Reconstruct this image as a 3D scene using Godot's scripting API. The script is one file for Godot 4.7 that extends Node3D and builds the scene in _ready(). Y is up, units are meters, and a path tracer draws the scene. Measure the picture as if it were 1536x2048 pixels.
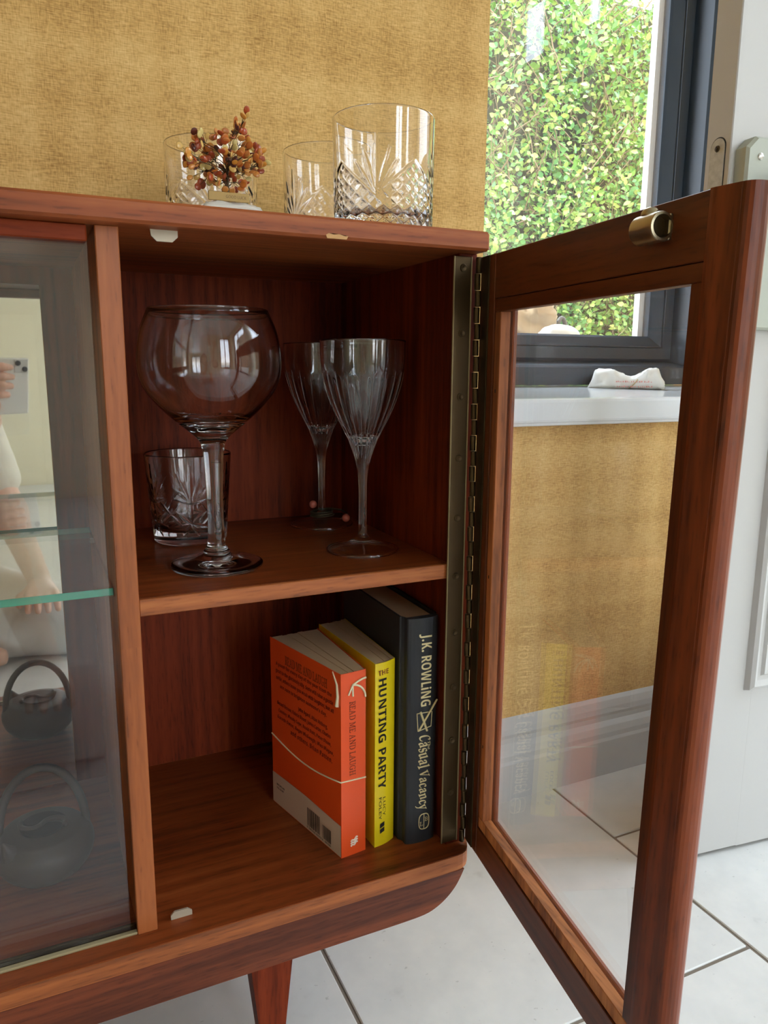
extends Node3D
# Teak display sideboard with an open glazed door, crystal and books, beside a window. Metres, y up. The cabinet's inner floor is y = 0 in the plans below; FY lifts all of it so that the room floor is y = 0.

const FY := 0.199
var org := Vector3.ZERO          # what a thing's own base is, in plan coordinates
var warp := false                # the old cabinet door is hung open and a little twisted
var used := {}
var M := {}
var rng := RandomNumberGenerator.new()


class MB:
	var v := PackedVector3Array()
	var t := PackedInt32Array()

	func fix(from: int) -> void:
		var vol := 0.0
		for i in range(from, t.size(), 3):
			vol += v[t[i]].dot(v[t[i + 1]].cross(v[t[i + 2]]))
		if vol < 0.0:
			for i in range(from, t.size(), 3):
				var k := t[i]
				t[i] = t[i + 1]
				t[i + 1] = k

	func quad(a: Vector3, b: Vector3, c: Vector3, d: Vector3) -> void:
		var n := v.size()
		v.append_array(PackedVector3Array([a, b, c, d]))
		t.append_array(PackedInt32Array([n, n + 1, n + 2, n, n + 2, n + 3]))

	func face(p: Array, mid: Vector3) -> void:
		var n := v.size()
		var nor: Vector3 = (p[1] - p[0]).cross(p[2] - p[0])
		var flip: bool = nor.dot((p[0] + p[1] + p[2]) / 3.0 - mid) < 0.0
		for q in p:
			v.append(q)
		for i in range(1, p.size() - 1):
			t.append_array(PackedInt32Array([n, n + i + 1, n + i] if flip else [n, n + i, n + i + 1]))

	func box(lo: Vector3, hi: Vector3, bev := 0.0, tf := Transform3D()) -> void:
		var mid := (lo + hi) / 2.0
		var h := (hi - lo) / 2.0
		bev = minf(bev, minf(h.x, minf(h.y, h.z)) * 0.9)
		var m := tf * mid
		var P := func(s: Vector3, ax: int) -> Vector3:   # corner s, the vertex on the face across axis ax
			var q := h - Vector3.ONE * bev
			q[ax] = h[ax]
			return tf * (mid + q * s)
		for ax in 3:
			var b := (ax + 1) % 3
			var c := (ax + 2) % 3
			for sg in [-1.0, 1.0]:
				var ring := []
				for k in [[-1.0, -1.0], [1.0, -1.0], [1.0, 1.0], [-1.0, 1.0]]:
					var s := Vector3.ZERO
					s[ax] = sg
					s[b] = k[0]
					s[c] = k[1]
					ring.append(P.call(s, ax))
				face(ring, m)
			if bev > 0.0:
				for k in [[-1.0, -1.0], [1.0, -1.0], [1.0, 1.0], [-1.0, 1.0]]:
					var s0 := Vector3.ZERO
					s0[ax] = -1.0
					s0[b] = k[0]
					s0[c] = k[1]
					var s1 := s0
					s1[ax] = 1.0
					face([P.call(s0, b), P.call(s1, b), P.call(s1, c), P.call(s0, c)], m)
		if bev > 0.0:
			for i in 8:
				var s := Vector3(1 if i & 1 else -1, 1 if i & 2 else -1, 1 if i & 4 else -1)
				face([P.call(s, 0), P.call(s, 1), P.call(s, 2)], m)

	func grid(rows: Array, closed := true, brk := {}) -> void:
		var from := t.size()
		var n0 := v.size()
		var w: int = rows[0].size()
		for r in rows:
			v.append_array(r)
		for j in rows.size() - 1:
			if brk.has(j):
				continue
			for i in (w if closed else w - 1):
				var a := n0 + j * w + i
				var b := n0 + j * w + (i + 1) % w
				t.append_array(PackedInt32Array([a, b, b + w, a, b + w, a + w]))
		fix(from)

	func lathe(prof: PackedVector2Array, n: int, at := Vector3.ZERO, bas := Basis.IDENTITY, crease := 0.7) -> void:
		var rows := []
		var brk := {}
		for i in prof.size():
			var row := PackedVector3Array()
			for k in n:
				var a := TAU * k / n
				row.append(at + bas * Vector3(prof[i].x * cos(a), prof[i].y, prof[i].x * sin(a)))
			rows.append(row)
			if i > 0 and i < prof.size() - 1:
				var d0 := (prof[i] - prof[i - 1]).normalized()
				var d1 := (prof[i + 1] - prof[i]).normalized()
				if acos(clampf(d0.dot(d1), -1, 1)) > crease:
					brk[rows.size() - 1] = true
					rows.append(row)
		grid(rows, true, brk)

	func tube(path: PackedVector3Array, rad: PackedFloat32Array, n := 8) -> void:
		var from := t.size()
		var rows := []
		var nor := Vector3.UP
		for i in path.size():
			var d := (path[mini(i + 1, path.size() - 1)] - path[maxi(i - 1, 0)]).normalized()
			if i == 0 and absf(d.dot(nor)) > 0.9:
				nor = Vector3.RIGHT
			nor = (nor - d * nor.dot(d)).normalized()
			var bi := d.cross(nor)
			var row := PackedVector3Array()
			for k in n:
				var a := TAU * k / n
				row.append(path[i] + (nor * cos(a) + bi * sin(a)) * rad[mini(i, rad.size() - 1)])
			rows.append(row)
		var e0 := PackedVector3Array()
		var e1 := PackedVector3Array()
		for k in n:
			e0.append(path[0])
			e1.append(path[-1])
		rows.push_front(e0)
		rows.append(e1)
		grid(rows)

	func prism(poly: PackedVector2Array, axis: int, lo: float, hi: float) -> void:   # axis 1: poly is (x, z); axis 2: (x, y); axis 0: (z, y)
		var from := t.size()
		var P := func(p: Vector2, h: float) -> Vector3:
			return Vector3(p.x, h, p.y) if axis == 1 else Vector3(p.x, p.y, h) if axis == 2 else Vector3(h, p.y, p.x)
		if Geometry2D.is_polygon_clockwise(poly):
			poly.reverse()
		var n := poly.size()
		for i in n:
			var a := poly[i]
			var b := poly[(i + 1) % n]
			quad(P.call(a, lo), P.call(b, lo), P.call(b, hi), P.call(a, hi))
		var tr := Geometry2D.triangulate_polygon(poly)
		for h in [lo, hi]:
			var m := v.size()
			for p in poly:
				v.append(P.call(p, h))
			for i in range(0, tr.size(), 3):
				var a := poly[tr[i]]
				var ccw: bool = (poly[tr[i + 1]] - a).cross(poly[tr[i + 2]] - a) > 0.0
				if ccw == (h == hi):
					t.append_array(PackedInt32Array([m + tr[i], m + tr[i + 1], m + tr[i + 2]]))
				else:
					t.append_array(PackedInt32Array([m + tr[i], m + tr[i + 2], m + tr[i + 1]]))
		fix(from)

	func ball(at: Vector3, r: Vector3, nu := 12, nv := 8, bas := Basis.IDENTITY) -> void:
		var prof := PackedVector2Array()
		for i in nv + 1:
			prof.append(Vector2(sin(PI * i / nv), -cos(PI * i / nv)))
		lathe(prof, nu, at, bas * Basis.from_scale(r), 9.0)

	func frame(x0: float, x1: float, y0: float, y1: float, prof: Array, z: float) -> void:   # mitred frame round a rectangle; prof: [outwards, towards the room]
		var mid := Vector3((x0 + x1) / 2, (y0 + y1) / 2, z)
		for i in prof.size():
			var p: Array = prof[i]
			var q: Array = prof[(i + 1) % prof.size()]
			var A := [Vector3(x0 - p[0], y0 - p[0], z + p[1]), Vector3(x1 + p[0], y0 - p[0], z + p[1]), Vector3(x1 + p[0], y1 + p[0], z + p[1]), Vector3(x0 - p[0], y1 + p[0], z + p[1])]
			var B := [Vector3(x0 - q[0], y0 - q[0], z + q[1]), Vector3(x1 + q[0], y0 - q[0], z + q[1]), Vector3(x1 + q[0], y1 + q[0], z + q[1]), Vector3(x0 - q[0], y1 + q[0], z + q[1])]
			for k in 4:
				quad(B[k], B[(k + 1) % 4], A[(k + 1) % 4], A[k])

	func mesh() -> ArrayMesh:
		var nor := PackedVector3Array()
		nor.resize(v.size())
		var idx := PackedInt32Array()
		idx.resize(t.size())
		for i in range(0, t.size(), 3):
			var a := t[i]
			var b := t[i + 1]
			var c := t[i + 2]
			var n := (v[b] - v[a]).cross(v[c] - v[a])
			nor[a] += n
			nor[b] += n
			nor[c] += n
			idx[i] = a
			idx[i + 1] = c
			idx[i + 2] = b
		for i in nor.size():
			nor[i] = nor[i].normalized() if nor[i].length_squared() > 0.0 else Vector3.UP
		var arr := []
		arr.resize(Mesh.ARRAY_MAX)
		arr[Mesh.ARRAY_VERTEX] = v
		arr[Mesh.ARRAY_NORMAL] = nor
		arr[Mesh.ARRAY_INDEX] = idx
		var m := ArrayMesh.new()
		m.add_surface_from_arrays(Mesh.PRIMITIVE_TRIANGLES, arr)
		return m


# ---------- naming and committing ----------
func numbered(called: String) -> String:
	used[called] = used.get(called, -1) + 1
	return called if used[called] == 0 else "%s_%03d" % [called, used[called]]


func tag(o: Node, label: String, category: String, group := "") -> void:
	o.set_meta("label", label)
	o.set_meta("category", category)
	if group:
		o.set_meta("group", group)


func thing(called: String, label: String, category: String, base: Vector3, group := "") -> Node3D:
	var o := Node3D.new()
	o.name = numbered(called)
	add_child(o)
	o.position = base + Vector3(0, FY, 0)
	tag(o, label, category, group)
	org = base
	return o


func dpt(p: Vector3) -> Vector3:      # (along the door, up, out of its inner face) to plan coordinates
	var a := deg_to_rad(6.4 + 2.3 * (1.0 - p.y / 0.579))
	return Vector3(0.0210, p.y, 0.0072) + Vector3(-sin(a), 0, cos(a)) * p.x + Vector3(-cos(a), 0, -sin(a)) * p.z


func obj(called: String, b: MB, mat: Material, parent: Node = null) -> MeshInstance3D:
	var o := MeshInstance3D.new()
	for i in b.v.size():
		b.v[i] = (dpt(b.v[i]) if warp else b.v[i]) - org
	if warp:
		for i in range(0, b.t.size(), 3):
			var k := b.t[i]
			b.t[i] = b.t[i + 1]
			b.t[i + 1] = k
	o.mesh = b.mesh()
	o.material_override = mat
	if parent == null:
		o.name = numbered(called)
		o.position = org + Vector3(0, FY, 0)
		add_child(o)
	else:
		o.name = called
		parent.add_child(o, true)
	return o


func share(called: String, mesh: Mesh, mat: Material, tf: Transform3D, parent: Node) -> MeshInstance3D:
	var o := MeshInstance3D.new()
	o.name = called
	o.mesh = mesh
	o.material_override = mat
	o.transform = tf
	parent.add_child(o, true)
	return o


func struct(called: String, b: MB, mat: Material, parent: Node = null) -> MeshInstance3D:
	org = Vector3.ZERO
	var o := obj(called, b, mat, parent)
	if parent == null:
		o.set_meta("kind", "structure")
	return o


func bx(lo: Vector3, hi: Vector3, bev := 0.001) -> MB:
	var b := MB.new()
	b.box(lo, hi, bev)
	return b


func copy(root: Node3D, base: Vector3, turn: float, label: String) -> Node3D:
	var r: Node3D = root.duplicate()
	r.name = numbered(String(root.name))
	add_child(r)
	r.position = base + Vector3(0, FY, 0)
	r.rotation.y = turn
	r.set_meta("label", label)
	return r


func smoothed(p: Array, per := 4) -> PackedVector2Array:      # Catmull-Rom through (r, y) points
	var out := PackedVector2Array()
	for i in p.size() - 1:
		var a: Vector2 = p[maxi(i - 1, 0)]
		var b: Vector2 = p[i]
		var c: Vector2 = p[i + 1]
		var d: Vector2 = p[mini(i + 2, p.size() - 1)]
		for k in per:
			var q := b.cubic_interpolate(c, a, d, float(k) / per)
			out.append(Vector2(maxf(q.x, 0.0), q.y))
	out.append(p[-1])
	return out


func letters(called: String, text: String, mat: Material, parent: Node, at: Vector3, right: Vector3, up: Vector3, width: float, height: float, font: Font, align := 0) -> void:
	# lettering of the given width and height (height 0: keep the letters' own proportions); at: its left end, half way up
	var tm := TextMesh.new()
	tm.text = text
	tm.font = font
	tm.font_size = 40
	tm.pixel_size = 0.001
	tm.depth = 0.01
	tm.curve_step = 2.5
	tm.horizontal_alignment = HORIZONTAL_ALIGNMENT_LEFT if align == 0 else HORIZONTAL_ALIGNMENT_CENTER
	var bb := tm.get_aabb()
	var sx := width / bb.size.x
	var sy := height / bb.size.y if height > 0.0 else sx
	var z := right.cross(up).normalized()
	var bas := Basis(right * sx, up * sy, z * 0.01)
	share(called, tm, mat, Transform3D(bas, at - org - bas * Vector3(bb.position.x, bb.get_center().y, 0)), parent)


# ---------- textures and materials ----------
func noise_image(sd: int, freq: float, w: int, h: int, to_w: int, to_h: int, oct := 3) -> PackedByteArray:
	var n := FastNoiseLite.new()
	n.seed = sd
	n.noise_type = FastNoiseLite.TYPE_SIMPLEX_SMOOTH
	n.frequency = freq
	n.fractal_octaves = oct
	var im := n.get_seamless_image(w, h)
	im.convert(Image.FORMAT_L8)
	im.resize(to_w, to_h, Image.INTERPOLATE_CUBIC)
	return im.get_data()


func ramp3(a: Color, b: Color, c: Color, x: float) -> Color:
	return a.lerp(b, x * 2.0) if x < 0.5 else b.lerp(c, x * 2.0 - 1.0)


func color_image(w: int, h: int, val: PackedFloat32Array, a: Color, b: Color, c: Color) -> Image:
	var lut := PackedByteArray()
	for i in 256:
		var q := ramp3(a, b, c, i / 255.0)
		lut.append_array(PackedByteArray([q.r8, q.g8, q.b8]))
	var d := PackedByteArray()
	d.resize(w * h * 3)
	for i in w * h:
		var k := clampi(int(val[i] * 255.0), 0, 255) * 3
		d[i * 3] = lut[k]
		d[i * 3 + 1] = lut[k + 1]
		d[i * 3 + 2] = lut[k + 2]
	return Image.create_from_data(w, h, false, Image.FORMAT_RGB8, d)


func plain(c: Color, rough := 0.6, metal := 0.0, spec := 0.5) -> StandardMaterial3D:
	var m := StandardMaterial3D.new()
	m.albedo_color = c
	m.roughness = rough
	m.metallic = metal
	m.metallic_specular = spec
	return m


func tri(m: StandardMaterial3D, tex: Texture2D, scale: float, off := Vector3.ZERO) -> StandardMaterial3D:
	m.albedo_texture = tex
	m.uv1_triplanar = true
	m.uv1_triplanar_sharpness = 8.0
	m.uv1_scale = Vector3.ONE * scale
	m.uv1_offset = off
	return m


func materials() -> void:
	# teak: bands, streaks and pores along the grain
	var W := 384
	var H := 1024
	var n1 := noise_image(3, 0.02, 24, 256, W, H)
	var n2 := noise_image(5, 0.05, 20, 1024, W, H, 2)
	var n3 := noise_image(7, 0.22, 96, 1024, W, H, 2)
	var val := PackedFloat32Array()
	val.resize(W * H)
	for i in W * H:
		var x := 0.42 * n1[i] / 255.0 + 0.42 * n2[i] / 255.0 + 0.16 * n3[i] / 255.0
		val[i] = (x - 0.5) * 1.5 + 0.5 - (0.12 if n3[i] < 64 else 0.0)
	var im := color_image(W, H, val, Color8(106, 56, 29), Color8(166, 93, 49), Color8(195, 121, 69))
	var wh := ImageTexture.create_from_image(im)
	var im2: Image = im.duplicate()
	im2.rotate_90(CLOCKWISE)
	var wv := ImageTexture.create_from_image(im2)
	var k := 0
	for row in [["wood_h", wh, Color(1, 1, 1), 0.42], ["wood_v", wv, Color(1, 1, 1), 0.42], ["wood_dark", wv, Color(0.74, 0.53, 0.46), 0.55], ["wood_dark_h", wh, Color(0.76, 0.56, 0.48), 0.5], ["wood_door", wv, Color(0.62, 0.54, 0.46), 0.42], ["wood_door_h", wh, Color(0.62, 0.54, 0.46), 0.42], ["wood_red", wh, Color(0.74, 0.66, 0.70), 0.42],  # dark and door tints hold the shade of the interior and open door
			["wood_pale", wh, Color(1.02, 1.02, 0.98), 0.45], ["wood_shaded", wh, Color(0.80, 0.70, 0.62), 0.38], ["wood_bead", wv, Color(1.12, 1.16, 1.16), 0.55], ["wood_top", wh, Color(0.88, 0.80, 0.74), 0.5], ["wood_bead_h", wv, Color(1.16, 1.28, 1.34), 0.6], ["wood_lip", wv, Color(0.78, 0.66, 0.60), 0.3]]:  # shelf and base top tint darkened to hold their shade
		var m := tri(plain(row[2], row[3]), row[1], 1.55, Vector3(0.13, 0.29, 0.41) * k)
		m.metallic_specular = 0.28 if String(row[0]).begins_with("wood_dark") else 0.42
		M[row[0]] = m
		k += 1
	# woven ochre wallpaper
	var S := 1024
	var h1 := noise_image(11, 0.45, 56, 1024, S, S, 2)
	var v1 := noise_image(13, 0.45, 1024, 72, S, S, 2)
	var h2 := noise_image(17, 0.03, 12, 256, S, S, 2)
	var v2 := noise_image(19, 0.03, 256, 12, S, S, 2)
	var f1 := noise_image(23, 0.2, 512, 512, S, S, 2)
	val.resize(S * S)
	var hgt := PackedByteArray()
	hgt.resize(S * S)
	for i in S * S:
		var x := (0.36 * h1[i] + 0.24 * v1[i] + 0.13 * h2[i] + 0.13 * v2[i] + 0.14 * f1[i]) / 255.0
		hgt[i] = clampi(int(x * 255.0), 0, 255)
		val[i] = (x - 0.5) * 1.75 + 0.5
	M.wallpaper = tri(plain(Color(1, 1, 1), 0.85, 0, 0.3), ImageTexture.create_from_image(color_image(S, S, val, Color8(150, 110, 58), Color8(216, 174, 108), Color8(244, 212, 150))), 2.2)
	M.wallpaper.heightmap_enabled = true
	M.wallpaper.heightmap_texture = ImageTexture.create_from_image(Image.create_from_data(S, S, false, Image.FORMAT_L8, hgt))
	M.wallpaper.heightmap_scale = 0.06
	# stone-look floor tile: pale with fine scratches
	S = 512
	var a1 := noise_image(29, 0.012, S, S, S, S, 4)
	var a2 := noise_image(31, 0.11, 200, 512, S, S, 3)
	var a3 := noise_image(37, 0.05, S, S, S, S, 4)
	val.resize(S * S)
	for i in S * S:
		val[i] = 0.35 + 0.5 * a1[i] / 255.0 + 0.15 * a3[i] / 255.0 - (0.35 if a2[i] < 34 and a3[i] > 150 else 0.0)
	M.tile = tri(plain(Color(1, 1, 1), 0.34), ImageTexture.create_from_image(color_image(S, S, val, Color8(160, 158, 150), Color8(214, 213, 208), Color8(226, 224, 218))), 2.3)
	M.grout = plain(Color8(128, 116, 102), 0.9)
	# paint, metal, glass
	M.white = plain(Color8(194, 192, 188), 0.4)
	M.sill = plain(Color8(232, 236, 238), 0.12)
	M.cream = plain(Color8(248, 236, 204), 0.7)
	M.ceiling = plain(Color8(238, 238, 234), 0.8)
	M.navy = plain(Color8(46, 57, 69), 0.4)
	M.lockpaint = plain(Color8(176, 180, 166), 0.45)
	M.steel = plain(Color8(200, 198, 192), 0.35, 1.0)
	M.plate = tri(plain(Color8(215, 213, 206), 0.5, 0.15), ImageTexture.create_from_image(color_image(S, S, val, Color8(90, 90, 84), Color8(210, 208, 200), Color8(240, 240, 236))), 14.0)
	M.brass = plain(Color8(84, 68, 46), 0.45, 0.9)
	M.brass_dark = plain(Color8(72, 60, 42), 0.45, 0.8)
	M.brass_glint = plain(Color8(150, 136, 100), 0.4, 0.6)
	M.catch = plain(Color8(172, 160, 132), 0.32, 1.0)
	M.zinc = plain(Color8(190, 178, 156), 0.5, 0.3)
	M.dark = plain(Color8(24, 20, 18), 0.7)
	M.mirror = plain(Color8(232, 234, 228), 0.02, 1.0)
	var g := plain(Color(1, 1, 1, 0), 0.0)
	g.transparency = BaseMaterial3D.TRANSPARENCY_ALPHA
	g.refraction_enabled = true
	g.refraction_scale = 0.05
	M.glass = g
	var cr := g.duplicate()
	cr.refraction_scale = 0.055
	M.crystal = cr
	var gg := g.duplicate()
	gg.albedo_color = Color(0.66, 0.90, 0.80, 0)
	M.green_glass = gg
	var p := plain(Color(1, 1, 1, 0.03), 0.0)
	p.transparency = BaseMaterial3D.TRANSPARENCY_ALPHA
	M.pane = p
	M.sheet = p.duplicate()
	M.sheet.albedo_color = Color(1, 1, 1, 0.0)
	M.grey_pane = plain(Color(0.55, 0.56, 0.58, 0.05), 0.0)  # clear glass with a faint even grey tint
	M.grey_pane.transparency = BaseMaterial3D.TRANSPARENCY_ALPHA
	M.glass_edge = plain(Color8(70, 168, 138), 0.08)
	M.skin = plain(Color8(222, 170, 140), 0.5)
	M.skin.subsurf_scatter_enabled = true
	M.skin.subsurf_scatter_strength = 0.12
	M.linen = plain(Color8(232, 230, 224), 0.85)
	# print
	M.orange = plain(Color8(236, 84, 28), 0.4)
	M.yellow = plain(Color8(236, 208, 22), 0.35)
	M.black_cloth = plain(Color8(40, 42, 46), 0.6)
	M.paper = plain(Color8(206, 176, 138), 0.9)
	M.ink = plain(Color8(28, 22, 18), 0.6)
	M.ink_red = plain(Color8(130, 30, 14), 0.6)
	M.ink_rust = plain(Color8(126, 48, 18), 0.6)
	M.gilt = plain(Color8(232, 214, 160), 0.35, 0.35)
	M.bone = plain(Color8(238, 226, 190), 0.6)
	M.barpanel = plain(Color8(212, 192, 170), 0.55)
	M.white_print = plain(Color8(250, 235, 215), 0.5)


# ---------- the setting ----------
func pierced(a0: float, a1: float, y0: float, y1: float, holes: Array) -> Array:     # a wall's pieces [along, along, low, high] round its openings, which run from left to right
	var out := []
	var at := a0
	for h in holes:
		out.append([at, h[0], y0, y1])
		if h[2] > y0:
			out.append([h[0], h[1], y0, h[2]])
		out.append([h[0], h[1], h[3], y1])
		at = h[1]
	out.append([at, a1, y0, y1])
	return out


func room() -> void:
	var X0 := -3.0
	var X1 := 1.25
	var Z0 := -0.33
	var Z1 := 3.6
	var top := 2.25
	# back wall with the window opening (x 0.229 to 0.962, y 0.437 to 1.75)
	var b := MB.new()
	b.box(Vector3(X0 - 0.3, -FY - 0.2, Z0 - 0.36), Vector3(0.229, top, Z0))
	b.box(Vector3(0.229, -FY - 0.2, Z0 - 0.36), Vector3(0.962, 0.397, Z0))
	b.box(Vector3(0.229, 1.75, Z0 - 0.36), Vector3(0.962, top, Z0))
	b.box(Vector3(0.962, -FY - 0.2, Z0 - 0.36), Vector3(X1 + 0.3, top, Z0))
	struct("wall_back", b, M.wallpaper)
	# right wall: the doorway of the open white door, then a patio door
	var lo := -FY - 0.2
	b = MB.new()
	for q in pierced(Z0, Z1, lo, top, [[-0.01, 0.80, lo, 1.85], [1.15, 2.95, lo, 1.95]]):
		b.box(Vector3(X1, q[2], q[0]), Vector3(X1 + 0.28, q[3], q[1]))
	struct("wall_right", b, M.cream)
	b = MB.new()
	b.box(Vector3(X0 - 0.3, lo, Z0), Vector3(X0, top, Z1))
	struct("wall_left", b, M.cream)
	b = MB.new()
	for q in pierced(X0 - 0.3, X1 + 0.3, lo, top, [[0.05, 1.10, -0.1, 2.0]]):
		b.box(Vector3(q[0], q[2], Z1), Vector3(q[1], q[3], Z1 + 0.3))
	struct("wall_front", b, M.cream)
	b = MB.new()
	b.box(Vector3(X0 - 0.3, top, Z0 - 0.7), Vector3(X1 + 0.3, top + 2.6, Z1 + 0.3))  # slab made deep and overhanging to shade the hedge outside
	struct("ceiling", b, M.ceiling)
	# floor: bed of grout with staggered square tiles
	var fl := struct("floor", bx(Vector3(X0 - 0.1, -FY - 0.06, Z0 - 0.1), Vector3(X1 + 0.28, -FY - 0.0022, Z1), 0.0), M.grout)
	var P := 0.469
	var g := 0.0022
	for ci in range(-8, 3):
		var xa := maxf(0.383 + (ci - 1) * P + g, X0)
		var xb := minf(0.383 + ci * P - g, X1 + 0.28)
		if xb - xa < 0.02:
			continue
		var z0 := 0.07 if posmod(ci, 2) == 0 else -0.166
		for zi in range(-2, 9):
			var za := maxf(z0 + (zi - 1) * P + g, Z0)
			var zb := minf(z0 + zi * P - g, Z1)
			if zb - za < 0.02:
				continue
			obj("tile", bx(Vector3(xa, -FY - 0.012, za), Vector3(xb, -FY, zb), 0.0012), M.tile, fl)
	# skirting
	var sk := PackedVector2Array([Vector2(-0.33, -0.199), Vector2(-0.31, -0.199), Vector2(-0.31, -0.137), Vector2(-0.3125, -0.132), Vector2(-0.313, -0.124), Vector2(-0.3165, -0.114), Vector2(-0.3215, -0.106), Vector2(-0.322, -0.098), Vector2(-0.3205, -0.092), Vector2(-0.322, -0.083), Vector2(-0.326, -0.072), Vector2(-0.33, -0.0655)])
	b = MB.new()
	b.prism(sk, 0, X0, X1)
	struct("baseboard_back", b, M.white)
	# window sill: gloss white, rounded nose
	b = MB.new()
	b.prism(PackedVector2Array([Vector2(-0.66, 0.397), Vector2(-0.316, 0.397), Vector2(-0.3125, 0.398), Vector2(-0.311, 0.402), Vector2(-0.309, 0.403), Vector2(-0.308, 0.406), Vector2(-0.308, 0.432), Vector2(-0.309, 0.4353), Vector2(-0.3115, 0.437), Vector2(-0.316, 0.4378), Vector2(-0.66, 0.4465)]), 0, 0.2295, 0.9615)
	struct("trim_1", b, M.sill)
	# the window: navy frame, sash and bead, double glazing
	b = MB.new()
	b.frame(0.345, 0.857, 0.5485, 1.649, [[0.048, 0.0], [0.055, 0.024], [0.062, 0.058], [0.066, 0.062], [0.1, 0.062], [0.1, -0.03], [0.048, -0.03]], -0.672)
	var w1 := struct("window_1", b, M.navy)
	b = MB.new()
	b.frame(0.345, 0.857, 0.5485, 1.649, [[0.0, 0.004], [0.004, 0.008], [0.0215, 0.021], [0.0235, 0.021], [0.0245, 0.019], [0.0255, 0.0235], [0.0475, 0.0235], [0.0525, 0.019], [0.0525, -0.02], [0.0, -0.02]], -0.672)
	obj("sash", b, M.navy, w1)
	b = MB.new()
	b.frame(0.350, 0.852, 0.5400, 1.644, [[-0.009, -0.012], [-0.009, -0.028], [0.0045, -0.028], [0.0045, -0.012]], -0.672)
	obj("spacer_bar", b, M.white, w1)
	obj("pane", bx(Vector3(0.345, 0.5485, -0.674), Vector3(0.857, 1.649, -0.670), 0.0), M.pane, w1)
	# glazing behind the camera
	for q in [[0.05, 1.10, -0.1, 2.0]]:
		b = MB.new()
		b.frame(q[0] + 0.06, q[1] - 0.06, q[2] + 0.06, q[3] - 0.06, [[0.0, -0.03], [0.0, 0.03], [0.06, 0.03], [0.06, -0.03]], Z1 + 0.15)
		b.box(Vector3((q[0] + q[1]) / 2 - 0.03, q[2] + 0.06, Z1 + 0.12), Vector3((q[0] + q[1]) / 2 + 0.03, q[3] - 0.06, Z1 + 0.18), 0.003)
		var w2 := struct("window_2", b, M.navy)
		obj("pane", bx(Vector3(q[0] + 0.06, q[2] + 0.06, Z1 + 0.148), Vector3(q[1] - 0.06, q[3] - 0.06, Z1 + 0.152), 0.0), M.pane, w2)
	b = MB.new()
	for s in [[1.15, 1.21], [2.02, 2.08], [2.89, 2.95]]:
		b.box(Vector3(X1 + 0.1, -FY, s[0]), Vector3(X1 + 0.16, 1.95, s[1]), 0.003)
	for s in [[-FY, -FY + 0.07], [1.88, 1.95]]:
		b.box(Vector3(X1 + 0.1, s[0], 1.21), Vector3(X1 + 0.16, s[1], 2.02), 0.003)
		b.box(Vector3(X1 + 0.1, s[0], 2.08), Vector3(X1 + 0.16, s[1], 2.89), 0.003)
	var w3 := struct("door_2", b, M.navy)
	for s in [[1.21, 2.02], [2.08, 2.89]]:
		obj("pane", bx(Vector3(X1 + 0.128, -FY + 0.07, s[0]), Vector3(X1 + 0.132, 1.88, s[1]), 0.0), M.pane, w3)
	room_door()
	# the garden ground
	b = MB.new()
	b.box(Vector3(-8, -FY - 0.3, -7), Vector3(9, -FY - 0.07, 9))
	struct("ground", b, plain(Color8(176, 172, 162), 0.9))
	b = MB.new()
	b.box(Vector3(4.4, -FY - 0.07, -4.0), Vector3(4.6, 1.75, 6.0))
	b.box(Vector3(4.3, -FY - 0.07, 3.0), Vector3(4.62, 3.4, 7.0))
	struct("wall_added", b, plain(Color8(128, 112, 90), 0.9))  # unseen wall added to keep bright sky out of the window reflection


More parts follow.
